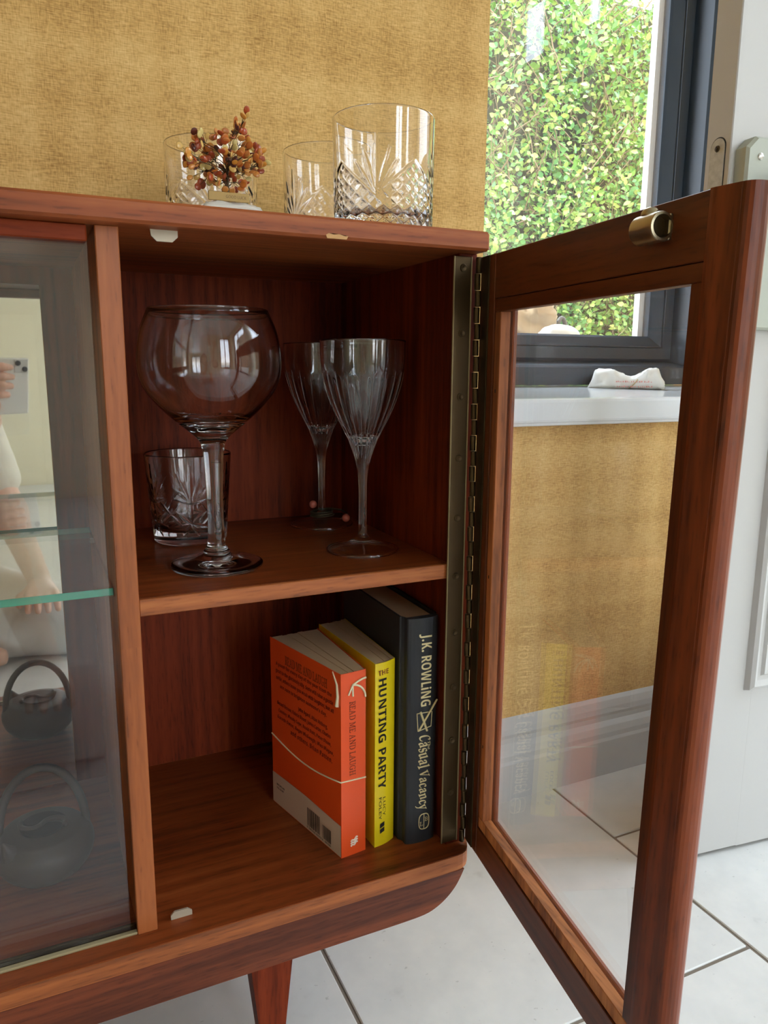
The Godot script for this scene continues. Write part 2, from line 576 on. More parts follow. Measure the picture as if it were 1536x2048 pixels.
func room_door() -> void:      # the white door stands open, seen nearly edge on; built along its own axes
	var d := Vector3(0.9941, 0, 0.1084)
	var bas := Basis(d, Vector3.UP, d.cross(Vector3.UP))
	var at := Vector3(0.4084, -FY, -0.0834)
	org = Vector3.ZERO
	var b := MB.new()
	b.box(Vector3(0, 0.006, -0.0415), Vector3(0.116, 1.98, 0), 0.0012)
	b.box(Vector3(0.644, 0.006, -0.0415), Vector3(0.76, 1.98, 0), 0.0012)
	b.box(Vector3(0.115, 0.006, -0.0414), Vector3(0.645, 0.262, -0.0001), 0.0)
	b.box(Vector3(0.115, 1.86, -0.0414), Vector3(0.645, 1.98, -0.0001), 0.0)
	var dr := struct("door_1", b, M.white)
	dr.transform = Transform3D(bas, at + Vector3(0, FY, 0))
	dr.set_meta("label", "white painted room door standing open beside the cabinet, with a rim lock")
	b = MB.new()
	b.frame(0.134, 0.626, 0.281, 1.841, [[0.0, -0.03], [0.0, 0.004], [0.004, 0.009], [0.010, 0.010], [0.013, 0.006], [0.019, 0.007], [0.026, 0.011], [0.031, 0.008], [0.034, 0.0], [0.019, -0.03]], 0.0)
	obj("moulding", b, M.white, dr)
	obj("pane", bx(Vector3(0.13, 0.277, -0.023), Vector3(0.63, 1.845, -0.019), 0.0), M.pane, dr)
	# rim lock case: painted over, cut corners
	b = MB.new()
	var x0 := 0.0075
	var x1 := 0.125
	var y0 := 0.728
	var y1 := 0.944
	var c := 0.012
	var big := PackedVector2Array([Vector2(x0 + c, y0), Vector2(x1, y0), Vector2(x1, y1), Vector2(x0 + c, y1), Vector2(x0, y1 - c), Vector2(x0, y0 + c)])
	b.prism(big, 2, 0.0, 0.016)
	var low := []
	var high := []
	var cen := Vector2((x0 + x1) / 2, (y0 + y1) / 2)
	for p in big:
		low.append(Vector3(p.x, p.y, 0.016))
		var q: Vector2 = cen + (p - cen) * Vector2(0.955, 0.975)
		high.append(Vector3(q.x, q.y, 0.0195))
	for i in 6:
		b.face([low[i], low[(i + 1) % 6], high[(i + 1) % 6], high[i]], Vector3(cen.x, cen.y, 0.0))
	b.face(high, Vector3(cen.x, cen.y, 0.0))
	var lk := obj("rim_lock", b, M.lockpaint, dr)
	for p in [Vector2(0.026, 0.922), Vector2(0.026, 0.752), Vector2(0.11, 0.922), Vector2(0.11, 0.752)]:
		b = MB.new()
		b.lathe(PackedVector2Array([Vector2(0, 0), Vector2(0.0042, 0), Vector2(0.0040, 0.0012), Vector2(0.0025, 0.0022), Vector2(0, 0.0024)]), 16, Vector3(p.x, p.y, 0.0190), Basis(Vector3.RIGHT, Vector3(0, 0, 1), Vector3.DOWN))
		b.box(Vector3(p.x - 0.0036, p.y - 0.0005, 0.0205), Vector3(p.x + 0.0036, p.y + 0.0005, 0.0215), 0.0)
		obj("screw", b, M.steel, lk)
	b = MB.new()
	b.lathe(smoothed([Vector2(0, 0), Vector2(0.011, 0), Vector2(0.010, 0.006), Vector2(0.008, 0.02), Vector2(0.020, 0.03), Vector2(0.026, 0.042), Vector2(0.02, 0.054), Vector2(0, 0.058)], 3), 24, Vector3(0.046, 0.885, 0.0190), Basis(Vector3.RIGHT, Vector3(0, 0, 1), Vector3.DOWN), 9.0)
	obj("knob", b, M.steel, lk)
	# latch faceplate let into the door's edge
	b = MB.new()
	var pl := PackedVector2Array()
	for i in 13:
		var a := PI * i / 12
		pl.append(Vector2(-0.0205 + 0.0115 * cos(a), 0.9375 + 0.0115 * sin(a)))
	pl.append(Vector2(-0.032, 0.74))
	pl.append(Vector2(-0.009, 0.74))
	var rim := PackedVector2Array()
	for q in pl:
		rim.append(Vector2(-0.0205, 0.84) + (q - Vector2(-0.0205, 0.84)) * Vector2(1.10, 1.013))
	var rec := MB.new()
	rec.prism(rim, 0, -0.0003, 0.001)
	obj("latch_recess", rec, M.dark, dr)
	b.prism(pl, 0, -0.0012, 0.001)
	var fp := obj("latch_faceplate", b, M.plate, dr)
	b = MB.new()
	b.lathe(PackedVector2Array([Vector2(0, 0), Vector2(0.0038, 0), Vector2(0.0034, 0.0012), Vector2(0, 0.0014)]), 16, Vector3(-0.0012, 0.9375, -0.0205), Basis(Vector3.UP, Vector3.LEFT, Vector3(0, 0, 1)))
	for s in [Vector2(0.0022, 0.0005), Vector2(0.0005, 0.0022)]:
		b.box(Vector3(-0.0030, 0.9375 - s.x, -0.0205 - s.y), Vector3(-0.0025, 0.9375 + s.x, -0.0205 + s.y), 0.0)
	obj("screw", b, M.brass_dark, fp)


func garden() -> void:
	# clipped hedge: small glossy leaves on a thicket of twigs
	var h := thing("hedge", "tall leafy green hedge with bare twigs showing, outside the window", "hedge", Vector3(1.95, -FY, -2.55))
	var leaf := MB.new()
	var L := [Vector3(0, 0, 0), Vector3(-0.5, 0.38, 0.12), Vector3(0, 0.45, 0.0), Vector3(0.5, 0.38, 0.12), Vector3(-0.36, 0.75, 0.10), Vector3(0.36, 0.75, 0.10), Vector3(0, 1, -0.06)]
	for f in [[0, 2, 1], [0, 3, 2], [1, 2, 4], [2, 3, 5], [2, 5, 6], [2, 6, 4]]:
		leaf.t.append_array(PackedInt32Array(f))
	for q in L:
		leaf.v.append(q)
	var lm := leaf.mesh()
	var base := plain(Color(1, 1, 1), 0.3)
	base.vertex_color_use_as_albedo = true
	base.backlight_enabled = true
	base.backlight = Color(0.5, 0.5, 0.5)
	rng.seed = 77
	var tones := [Color8(92, 146, 70), Color8(132, 178, 78), Color8(164, 204, 96), Color8(196, 222, 128), Color8(110, 168, 104), Color8(204, 208, 116)]
	var field := FastNoiseLite.new()
	field.seed = 4
	field.frequency = 3.2
	var where: Array[Transform3D] = []
	var tint: Array[Color] = []
	for i in 42000:
		var p := Vector3(rng.randf_range(-1.15, 1.25), rng.randf_range(0.0, 2.55), 0.0)
		var dens := field.get_noise_2d(p.x, p.y) + 0.35 - 0.55 * smoothstep(1.15, 1.75, p.y + 0.35 * p.x) * smoothstep(0.6, -0.7, p.x)
		var deep := rng.randf() ** 1.3
		if dens < 0.28 and rng.randf() > 0.35 + dens:
			if dens < 0.0 and rng.randf() < 0.75:
				continue
			deep = 0.45 + 0.55 * deep
		p.z = 0.25 - 0.42 * deep + 0.10 * field.get_noise_2d(p.x * 0.6 + 9.0, p.y * 0.6)
		var s := rng.randf_range(0.022, 0.040)
		var bas := Basis.from_euler(Vector3(rng.randf_range(-1.3, 0.9), rng.randf_range(-1.2, 1.2), rng.randf_range(-2.4, 2.4))) * Basis.from_scale(Vector3(s * 0.62, s, s * 0.62))
		where.append(Transform3D(bas, p))
		var c: Color = tones[rng.randi() % tones.size()]
		c = c.lerp(tones[rng.randi() % tones.size()], rng.randf())
		tint.append(c.srgb_to_linear())
	var mats := []
	for c in tones:
		var m := plain(c, 0.38)
		m.backlight_enabled = true
		m.backlight = Color(0.5, 0.5, 0.5)
		mats.append(m)
	# the leaves that stand furthest out, one by one
	var order := range(where.size())
	var seen_ones := []
	for i in order:
		var p: Vector3 = where[i].origin
		if p.z > 0.24 and p.x > -0.55 and p.x < 0.5 and p.y > 0.35 and p.y < 2.1:
			seen_ones.append(i)
	seen_ones = seen_ones.slice(0, 280)
	var skip := {}
	for i in seen_ones:
		skip[i] = true
		share("leaf", lm, mats[i % mats.size()], where[i], h)
	var mm := MultiMesh.new()
	mm.transform_format = MultiMesh.TRANSFORM_3D
	mm.use_colors = true
	mm.mesh = lm
	mm.instance_count = where.size() - skip.size()
	var k := 0
	for i in where.size():
		if not skip.has(i):
			mm.set_instance_transform(k, where[i])
			mm.set_instance_color(k, tint[i])
			k += 1
	var fo := MultiMeshInstance3D.new()
	fo.name = "foliage"
	fo.multimesh = mm
	fo.material_override = base
	fo.set_meta("kind", "stuff")
	h.add_child(fo, true)
	var tw := MB.new()
	org = Vector3.ZERO
	for i in 1500:
		var p := Vector3(rng.randf_range(-1.15, 1.25), rng.randf_range(0.0, 2.4), rng.randf_range(-0.2, 0.2))
		var dir := Vector3(rng.randf_range(-0.8, 0.8), rng.randf_range(0.1, 1.0), rng.randf_range(-0.25, 0.45)).normalized()
		var len := rng.randf_range(0.12, 0.4)
		var path := PackedVector3Array()
		for j in 5:
			path.append(p + dir * len * j / 4.0 + Vector3(rng.randf_range(-1, 1), rng.randf_range(-1, 1), rng.randf_range(-1, 1)) * 0.012)
		var r := rng.randf_range(0.0014, 0.0042)
		tw.tube(path, PackedFloat32Array([r, r * 0.9, r * 0.8, r * 0.65, r * 0.4]), 5)
	var twigs := obj("twigs", tw, plain(Color8(150, 128, 100), 0.8), h)
	twigs.set_meta("kind", "stuff")
	var st := MB.new()
	for i in 9:
		var x := -1.05 + 0.27 * i
		var path := PackedVector3Array()
		var rad := PackedFloat32Array()
		for j in 9:
			path.append(Vector3(x + 0.05 * sin(i * 2.0 + j * 0.9), j * 0.29, -0.17 + 0.03 * cos(i + j * 0.7)))
			rad.append(0.017 - 0.0016 * j)
		st = MB.new()
		st.tube(path, rad, 7)
		obj("stem", st, plain(Color8(112, 92, 72), 0.85), h)
	# the hedge's dense dark inside
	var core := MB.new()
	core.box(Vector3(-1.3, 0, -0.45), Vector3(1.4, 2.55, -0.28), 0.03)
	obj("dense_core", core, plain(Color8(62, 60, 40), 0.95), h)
	# things on the garden table just outside the glass
	var tb := thing("garden_table", "grey garden table outside the window, under the sack and bucket", "table", Vector3(0.75, -FY, -1.12))
	obj("tabletop", bx(Vector3(0.42, 0.515, -1.34), Vector3(1.16, 0.535, -0.92), 0.004), plain(Color8(120, 122, 124), 0.6), tb)
	for x in [0.47, 1.11]:
		for z in [-1.29, -0.97]:
			obj("leg", bx(Vector3(x - 0.02, -FY - 0.07, z - 0.02), Vector3(x + 0.02, 0.515, z + 0.02), 0.003), plain(Color8(110, 112, 114), 0.6), tb)
	var b := MB.new()
	lump(b, Vector3(0.868, 0.598, -1.12), Vector3(0.074, 0.070, 0.058), 0.34, 5)
	org = Vector3(0.868, 0.535, -1.12)
	tag(obj("beige_sack", b, plain(Color8(196, 172, 138), 0.9)), "crumpled beige sack outside the window, left of the blue bucket", "sack")
	b = MB.new()
	lump(b, Vector3(0.895, 0.562, -1.020), Vector3(0.062, 0.029, 0.030), 0.05, 9)
	org = Vector3(0.895, 0.535, -1.020)
	tag(obj("white_cloth", b, plain(Color8(240, 240, 236), 0.8)), "white folded cloth outside the window in front of the beige sack", "cloth")
	var bk := thing("blue_bucket", "blue bucket with a grey rim standing outside the window", "bucket", Vector3(0.975, 0.535, -1.21))
	b = MB.new()
	b.lathe(PackedVector2Array([Vector2(0, 0), Vector2(0.042, 0), Vector2(0.052, 0.075), Vector2(0.050, 0.075), Vector2(0.040, 0.003), Vector2(0, 0.003)]), 28, Vector3(0.975, 0.535, -1.21))
	obj("pail", b, plain(Color8(72, 108, 140), 0.5), bk)
	b = MB.new()
	var path := PackedVector3Array()
	for j in 13:
		var a := PI * j / 12
		path.append(Vector3(1.012 + 0.018 * cos(a), 0.560 + 0.058 * sin(a), -1.165))
	b.tube(path, PackedFloat32Array([0.006]), 8)
	obj("handle", b, plain(Color8(120, 116, 110), 0.6), bk)


func lump(b: MB, at: Vector3, r: Vector3, rough: float, sd: int) -> void:     # a crumpled round body, flat underneath
	var n := FastNoiseLite.new()
	n.seed = sd
	n.frequency = 1.1
	n.fractal_octaves = 3
	var rows := []
	for j in 17:
		var row := PackedVector3Array()
		for i in 28:
			var p := Vector3(sin(PI * j / 16) * cos(TAU * i / 28), -cos(PI * j / 16), sin(PI * j / 16) * sin(TAU * i / 28))
			p *= 1.0 + rough * 2.0 * n.get_noise_3dv(p * 1.4)
			p.y = maxf(p.y, -0.93)
			row.append(at + p * r)
		rows.append(row)
	b.grid(rows)


# ---------- the cabinet ----------
func cabinet() -> void:
	var XL := -1.02           # left end, out of the picture
	var cab := thing("display_cabinet", "teak sideboard with sliding glass on the left and an open glazed door on the right", "sideboard", Vector3(-0.5, -FY, -0.14))
	var b := MB.new()
	b.box(Vector3(XL - 0.02, 0.5811, -0.300), Vector3(0.0188, 0.5975, 0.0191), 0.0022)
	var tp := obj("top_panel", b, M.wood_top, cab)
	b = MB.new()
	b.prism(PackedVector2Array([Vector2(-0.1325, 0.5813), Vector2(-0.1335, 0.5838), Vector2(-0.131, 0.5852), Vector2(-0.127, 0.5843), Vector2(-0.1225, 0.5850), Vector2(-0.118, 0.5838), Vector2(-0.1145, 0.5840), Vector2(-0.116, 0.5813)]), 2, 0.0186, 0.01945)
	obj("bare_chip", b, plain(Color8(206, 158, 104), 0.8), tp).set_meta("label", "pale chip of bare wood on the front edge")
	# base board, rounded at the front corner
	b = MB.new()
	b.prism(PackedVector2Array([Vector2(XL - 0.02, 0.0191), Vector2(-0.012, 0.0191), Vector2(0.003, 0.0188), Vector2(0.0095, 0.0178), Vector2(0.015, 0.0148), Vector2(0.0195, 0.0095), Vector2(0.0232, 0.0025), Vector2(0.0255, -0.006), Vector2(0.0262, -0.0155), Vector2(0.0262, -0.300), Vector2(XL - 0.02, -0.300)]), 1, -0.0162, -0.0006)
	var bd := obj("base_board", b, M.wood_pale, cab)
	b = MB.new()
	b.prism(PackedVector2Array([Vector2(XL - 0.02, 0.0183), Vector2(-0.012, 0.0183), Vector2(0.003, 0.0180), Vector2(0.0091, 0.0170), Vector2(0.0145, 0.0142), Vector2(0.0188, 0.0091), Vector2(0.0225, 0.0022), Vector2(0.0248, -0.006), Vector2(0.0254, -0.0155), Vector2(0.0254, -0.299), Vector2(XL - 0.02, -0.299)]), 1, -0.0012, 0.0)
	obj("shaded_top", b, M.wood_shaded, bd)  # thin plate added to put the dimmer look of the top into colour
	b = MB.new()
	b.prism(PackedVector2Array([Vector2(XL - 0.02, 0.0183), Vector2(-0.012, 0.0183), Vector2(0.003, 0.0180), Vector2(0.0091, 0.0170), Vector2(0.0145, 0.0142), Vector2(0.0188, 0.0091), Vector2(0.0225, 0.0022), Vector2(0.0248, -0.006), Vector2(0.0254, -0.0155), Vector2(0.0254, -0.299), Vector2(XL - 0.02, -0.299)]), 1, -0.0177, -0.0158)
	obj("underside", b, M.wood_h, bd)
	# apron rail, swept up at its end
	for z in [[0.0, 0.0184], [-0.28, -0.262]]:
		b = MB.new()
		var ap := PackedVector2Array([Vector2(XL + 0.06, -0.0177), Vector2(XL + 0.10, -0.057)])
		for q in smoothed([Vector2(0.10, -0.0570), Vector2(0.15, -0.0570), Vector2(0.176, -0.0560), Vector2(0.190, -0.0520), Vector2(0.202, -0.0445), Vector2(0.211, -0.0355), Vector2(0.2165, -0.0270), Vector2(0.2198, -0.0205), Vector2(0.2212, -0.0177)], 4):
			ap.append(q - Vector2(0.21, 0))
		b.prism(ap, 2, z[0], z[1])
		obj("apron", b, M.wood_red, cab)
	# tapered legs
	for x in [-0.184, XL + 0.17]:
		for z in [-0.005, -0.25]:
			b = MB.new()
			var T := [Vector2(x - 0.026, z), Vector2(x + 0.0265, z), Vector2(x + 0.0265, z - 0.032), Vector2(x - 0.026, z - 0.032)]
			var B := [Vector2(x - 0.0085, z - 0.006), Vector2(x + 0.0085, z - 0.006), Vector2(x + 0.0085, z - 0.024), Vector2(x - 0.0085, z - 0.024)]
			var m := Vector3(x, -0.12, z - 0.016)
			for i in 4:
				var j := (i + 1) % 4
				b.face([Vector3(T[i].x, -0.0175, T[i].y), Vector3(T[j].x, -0.0175, T[j].y), Vector3(B[j].x, -FY, B[j].y), Vector3(B[i].x, -FY, B[i].y)], m)
			b.face([Vector3(T[0].x, -0.0175, T[0].y), Vector3(T[1].x, -0.0175, T[1].y), Vector3(T[2].x, -0.0175, T[2].y), Vector3(T[3].x, -0.0175, T[3].y)], m)
			b.face([Vector3(B[0].x, -FY, B[0].y), Vector3(B[1].x, -FY, B[1].y), Vector3(B[2].x, -FY, B[2].y), Vector3(B[3].x, -FY, B[3].y)], m)
			obj("leg", b, M.wood_dark, cab)
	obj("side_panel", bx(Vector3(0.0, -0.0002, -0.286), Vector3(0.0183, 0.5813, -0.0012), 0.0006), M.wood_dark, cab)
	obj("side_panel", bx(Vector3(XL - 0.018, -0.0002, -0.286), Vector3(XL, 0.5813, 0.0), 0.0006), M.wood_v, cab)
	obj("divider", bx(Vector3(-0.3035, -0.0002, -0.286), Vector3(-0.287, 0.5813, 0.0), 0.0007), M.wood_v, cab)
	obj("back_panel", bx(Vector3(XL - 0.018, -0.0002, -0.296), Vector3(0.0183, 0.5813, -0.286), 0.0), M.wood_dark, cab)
	var sf := obj("shelf", bx(Vector3(-0.2868, 0.2834, -0.2858), Vector3(-0.0005, 0.2974, -0.0072), 0.0002), M.wood_shaded, cab)
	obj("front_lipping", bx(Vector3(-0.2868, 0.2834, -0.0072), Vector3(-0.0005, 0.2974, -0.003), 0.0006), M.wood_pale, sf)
	# sliding glass side: head rail, track, pane, mirror, glass shelf
	obj("head_rail", bx(Vector3(XL, 0.5692, -0.012), Vector3(-0.3088, 0.5810, -0.0005), 0.001), M.wood_dark_h, cab)
	b = MB.new()
	b.box(Vector3(XL, 0.0, -0.0062), Vector3(-0.3037, 0.0016, -0.0030), 0.0003)
	obj("track_lip", bx(Vector3(XL, 0.0, -0.0060), Vector3(-0.3037, 0.0022, -0.0012), 0.0004), plain(Color8(170, 156, 120), 0.5, 0.2), cab)
	b.box(Vector3(XL, 0.0, -0.0160), Vector3(-0.3037, 0.0016, -0.0128), 0.0003)
	b.box(Vector3(XL, 0.0, -0.0128), Vector3(-0.3037, 0.0004, -0.0062), 0.0)
	obj("sliding_track", b, M.brass, cab)
	obj("sliding_pane", bx(Vector3(-0.66, 0.0012, -0.0118), Vector3(-0.3085, 0.575, -0.0078), 0.0), M.grey_pane, cab)
	obj("mirror", bx(Vector3(XL + 0.03, 0.004, -0.2858), Vector3(-0.336, 0.5635, -0.281), 0.0008), M.mirror, cab)
	var gs := obj("glass_shelf", bx(Vector3(XL + 0.001, 0.3000, -0.271), Vector3(-0.3045, 0.3060, -0.0172), 0.0), M.pane, cab)
	for z in [-0.2722, -0.0172]:
		obj("polished_edge", bx(Vector3(XL + 0.001, 0.3000, z), Vector3(-0.3045, 0.3060, z + 0.0010), 0.0003), M.glass_edge, gs)
	for z in [-0.03, -0.24]:
		for x in [-0.3070, XL + 0.0005]:
			obj("shelf_peg", bx(Vector3(x, 0.2955, z - 0.003), Vector3(x + 0.0035, 0.3000, z + 0.003), 0.0005), M.zinc, cab)
	# strike plates for the door's catches
	b = MB.new()
	b.prism(PackedVector2Array([Vector2(-0.2645, 0.5811), Vector2(-0.2445, 0.5811), Vector2(-0.2445, 0.5765), Vector2(-0.2485, 0.5728), Vector2(-0.2600, 0.5728), Vector2(-0.2640, 0.5765)]), 2, -0.0030, -0.0012)
	obj("strike_plate", b, M.zinc, cab)
	b = MB.new()
	b.prism(PackedVector2Array([Vector2(-0.2745, 0.0), Vector2(-0.2560, 0.0), Vector2(-0.2560, 0.0040), Vector2(-0.2600, 0.0072), Vector2(-0.2715, 0.0072), Vector2(-0.2745, 0.0042)]), 2, -0.0085, -0.0067)
	obj("strike_plate", b, M.zinc, cab)
	# piano hinge
	var hg := obj("piano_hinge", bx(Vector3(-0.0062, 0.0035, -0.0014), Vector3(0.0128, 0.5785, 0.0002), 0.0004), M.brass, cab)
	hg.set_meta("label", "long dark brass piano hinge")
	for x in [-0.0058, 0.0118]:
		obj("hinge_glint", bx(Vector3(x - 0.0006, 0.0035, -0.001), Vector3(x + 0.0006, 0.5785, 0.0010), 0.0004), M.brass_glint, hg)  # bright strips painted along the leaf for the highlight on its bevels
	var kn := 40
	for i in kn:
		b = MB.new()
		var h := 0.575 / kn
		b.lathe(PackedVector2Array([Vector2(0, 0), Vector2(0.0024, 0), Vector2(0.0028, 0.0004), Vector2(0.0028, h - 0.0009), Vector2(0.0024, h - 0.0005), Vector2(0, h - 0.0005)]), 12, Vector3(0.0158 + (0.0012 if i % 2 else 0.0), 0.0035 + h * i, 0.0042))
		obj("knuckle", b, M.brass, hg)
	for i in 10:
		b = MB.new()
		b.lathe(PackedVector2Array([Vector2(0, 0), Vector2(0.0036, 0), Vector2(0.0034, 0.0008), Vector2(0.0026, 0.0013), Vector2(0.0018, 0.0009), Vector2(0, 0.0006)]), 16, Vector3(0.0035, 0.5685 - 0.0582 * i * 0.972, 0.0002), Basis(Vector3.RIGHT, Vector3(0, 0, 1), Vector3.DOWN))
		obj("screw", b, M.brass, hg)
	cabinet_door(cab)


func cabinet_door(cab: Node3D) -> void:
	# built along its own axes: x from the hinge, y up, z out of the inner face; dpt() hangs it
	warp = true
	var T := 0.019
	var b := MB.new()
	b.box(Vector3(0.0, 0.003, -T), Vector3(0.0215, 0.5788, 0.0), 0.0008)
	var dr := obj("glazed_door", b, M.wood_door, cab)
	dr.set_meta("label", "glazed door on its hinge, swung open")
	obj("rail", bx(Vector3(0.0213, 0.5410, -T + 0.0003), Vector3(0.2790, 0.5785, -0.0002), 0.0005), M.wood_door_h, dr)
	obj("rail", bx(Vector3(0.0213, 0.0032, -T + 0.0003), Vector3(0.2790, 0.0335, -0.0002), 0.0005), M.wood_door_h, dr)
	# free stile: its face falls away and ends in a rounded lip
	b = MB.new()
	var prof := PackedVector2Array([Vector2(0.2790, 0.0), Vector2(0.2815, 0.0), Vector2(0.2975, -0.0042)])
	for k in 11:
		var a := PI * k / 10.0
		prof.append(Vector2(0.2980 + 0.0058 * sin(a), -0.0045 - 0.00865 * (1 - cos(a)) ))
	prof.append(Vector2(0.2790, -0.022))
	b.prism(PackedVector2Array(Array(prof).map(func(p: Vector2): return Vector2(p.x, p.y))), 1, 0.003, 0.5788)
	obj("free_stile", b, M.wood_lip, dr)
	# rebate lip on the outer side, glass, glazing beads
	b = MB.new()
	b.box(Vector3(0.0213, 0.0334, -T), Vector3(0.0310, 0.5411, -0.0145), 0.0012)
	b.box(Vector3(0.2690, 0.0334, -T), Vector3(0.2792, 0.5411, -0.0145), 0.0012)
	b.box(Vector3(0.0309, 0.0334, -T + 0.0001), Vector3(0.2691, 0.0432, -0.0146), 0.0012)
	b.box(Vector3(0.0309, 0.5310, -T + 0.0001), Vector3(0.2691, 0.5411, -0.0146), 0.0012)
	obj("rebate_lip", b, M.wood_lip, dr)
	obj("pale_strip", bx(Vector3(0.2654, 0.0452, -0.0112), Vector3(0.2683, 0.5294, -0.0090), 0.0003), plain(Color8(226, 206, 196), 0.5), dr)  # pale strip beside the glass, on the free stile side
	obj("pane", bx(Vector3(0.0225, 0.035, -0.0143), Vector3(0.2780, 0.540, -0.0113), 0.0), M.pane, dr)
	for r in [[0.0216, 0.0318, 0.0450, 0.5296, "wood_bead"], [0.2682, 0.2788, 0.0450, 0.5296, "wood_door"], [0.0216, 0.2788, 0.0336, 0.0450, "wood_bead_h"], [0.0216, 0.2788, 0.5296, 0.5408, "wood_door_h"]]:  # right bead takes the darker door tint for the shade on it
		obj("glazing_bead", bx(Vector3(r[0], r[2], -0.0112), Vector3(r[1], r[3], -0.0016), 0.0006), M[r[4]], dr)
	# hinge leaf on the door
	obj("hinge_leaf", bx(Vector3(-0.0050, 0.0036, -0.0010), Vector3(0.0112, 0.5784, 0.0010), 0.0003), M.brass_dark, dr)
	# barrel catch near the free edge
	b = MB.new()
	var ring := PackedVector2Array([Vector2(0.0055, 0.0004), Vector2(0.0078, 0.0), Vector2(0.0086, 0.0010), Vector2(0.0086, 0.0200), Vector2(0.0080, 0.0212), Vector2(0.0066, 0.0214), Vector2(0.0062, 0.0200), Vector2(0.0062, 0.0030), Vector2(0.0055, 0.0004)])
	b.lathe(ring, 28, Vector3(0.2290, 0.5635, 0.0070), Basis(Vector3.UP, Vector3.RIGHT, Vector3(0, 0, -1)))
	b.box(Vector3(0.2292, 0.5560, -0.0006), Vector3(0.2500, 0.5710, 0.0022), 0.0008)
	var ct := obj("barrel_catch", b, M.catch, dr)
	b = MB.new()
	b.lathe(PackedVector2Array([Vector2(0, 0.0), Vector2(0.0060, 0.0), Vector2(0.0060, 0.0165), Vector2(0, 0.0165)]), 20, Vector3(0.2292, 0.5635, 0.0070), Basis(Vector3.UP, Vector3.RIGHT, Vector3(0, 0, -1)))
	obj("roller", b, M.brass_dark, ct)
	b = MB.new()
	b.ball(Vector3(0.2365, 0.5722, 0.0060), Vector3(0.0058, 0.0042, 0.0052), 18, 10)
	obj("dome", b, M.catch, ct)
	for y in [0.12, 0.29, 0.46]:
		b = MB.new()
		b.box(Vector3(0.0255, y, -0.0018), Vector3(0.0265, y + 0.003, -0.0012), 0.0002)
		obj("pin_head", b, M.dark, dr)
	warp = false


# ---------- glassware ----------
func balloon_glass() -> void:
	var g := thing("balloon_glass", "large balloon gin glass with a thick stem at the front of the shelf", "glass", Vector3(-0.206, 0.2974, -0.083))
	var prof: Array = [Vector2(0.0, 0.0012), Vector2(0.026, 0.0010), Vector2(0.038, 0.0), Vector2(0.0415, 0.0008), Vector2(0.0425, 0.0028), Vector2(0.0410, 0.0046), Vector2(0.032, 0.0062), Vector2(0.020, 0.0088), Vector2(0.0132, 0.0122), Vector2(0.0118, 0.0140), Vector2(0.0122, 0.0155), Vector2(0.0105, 0.0170), Vector2(0.0098, 0.0188), Vector2(0.0084, 0.0205), Vector2(0.0078, 0.026), Vector2(0.0074, 0.040), Vector2(0.0072, 0.062), Vector2(0.0080, 0.085), Vector2(0.0088, 0.100),
		Vector2(0.0105, 0.1140), Vector2(0.0145, 0.1205), Vector2(0.0225, 0.1275), Vector2(0.0320, 0.1355), Vector2(0.0425, 0.1450), Vector2(0.0540, 0.1580), Vector2(0.0608, 0.1710), Vector2(0.0632, 0.1850), Vector2(0.0622, 0.2010), Vector2(0.0594, 0.2150), Vector2(0.0540, 0.2285), Vector2(0.0524, 0.2318), Vector2(0.0518, 0.2328), Vector2(0.0506, 0.2330), Vector2(0.0500, 0.2320)]
	prof.append_array([Vector2(0.0522, 0.2275), Vector2(0.0577, 0.2145), Vector2(0.0606, 0.2005), Vector2(0.0616, 0.1850), Vector2(0.0592, 0.1718), Vector2(0.0522, 0.1594), Vector2(0.0405, 0.1470), Vector2(0.0300, 0.1388), Vector2(0.0200, 0.1330), Vector2(0.0100, 0.1302), Vector2(0.0, 0.1296)])
	var all := smoothed(prof, 4)
	var solid := PackedVector2Array()
	var wall := PackedVector2Array()
	for q in all:
		if q.y < 0.1345:
			solid.append(q)
		else:
			wall.append(q)
	var b := MB.new()
	b.lathe(solid, 112, org, Basis.IDENTITY, 9.0)
	var st := obj("stem", b, M.glass, g)
	b = MB.new()
	b.lathe(wall, 112, org, Basis.IDENTITY, 9.0)
	obj("bowl", b, M.glass, g)
	b = MB.new()
	b.lathe(smoothed([Vector2(0.0535, 0.2290), Vector2(0.0526, 0.2318), Vector2(0.0520, 0.2330), Vector2(0.0507, 0.2334), Vector2(0.0500, 0.2324), Vector2(0.0522, 0.2285), Vector2(0.0535, 0.2290)], 3), 112, org, Basis.IDENTITY, 9.0)
	obj("rim", b, M.glass, g)


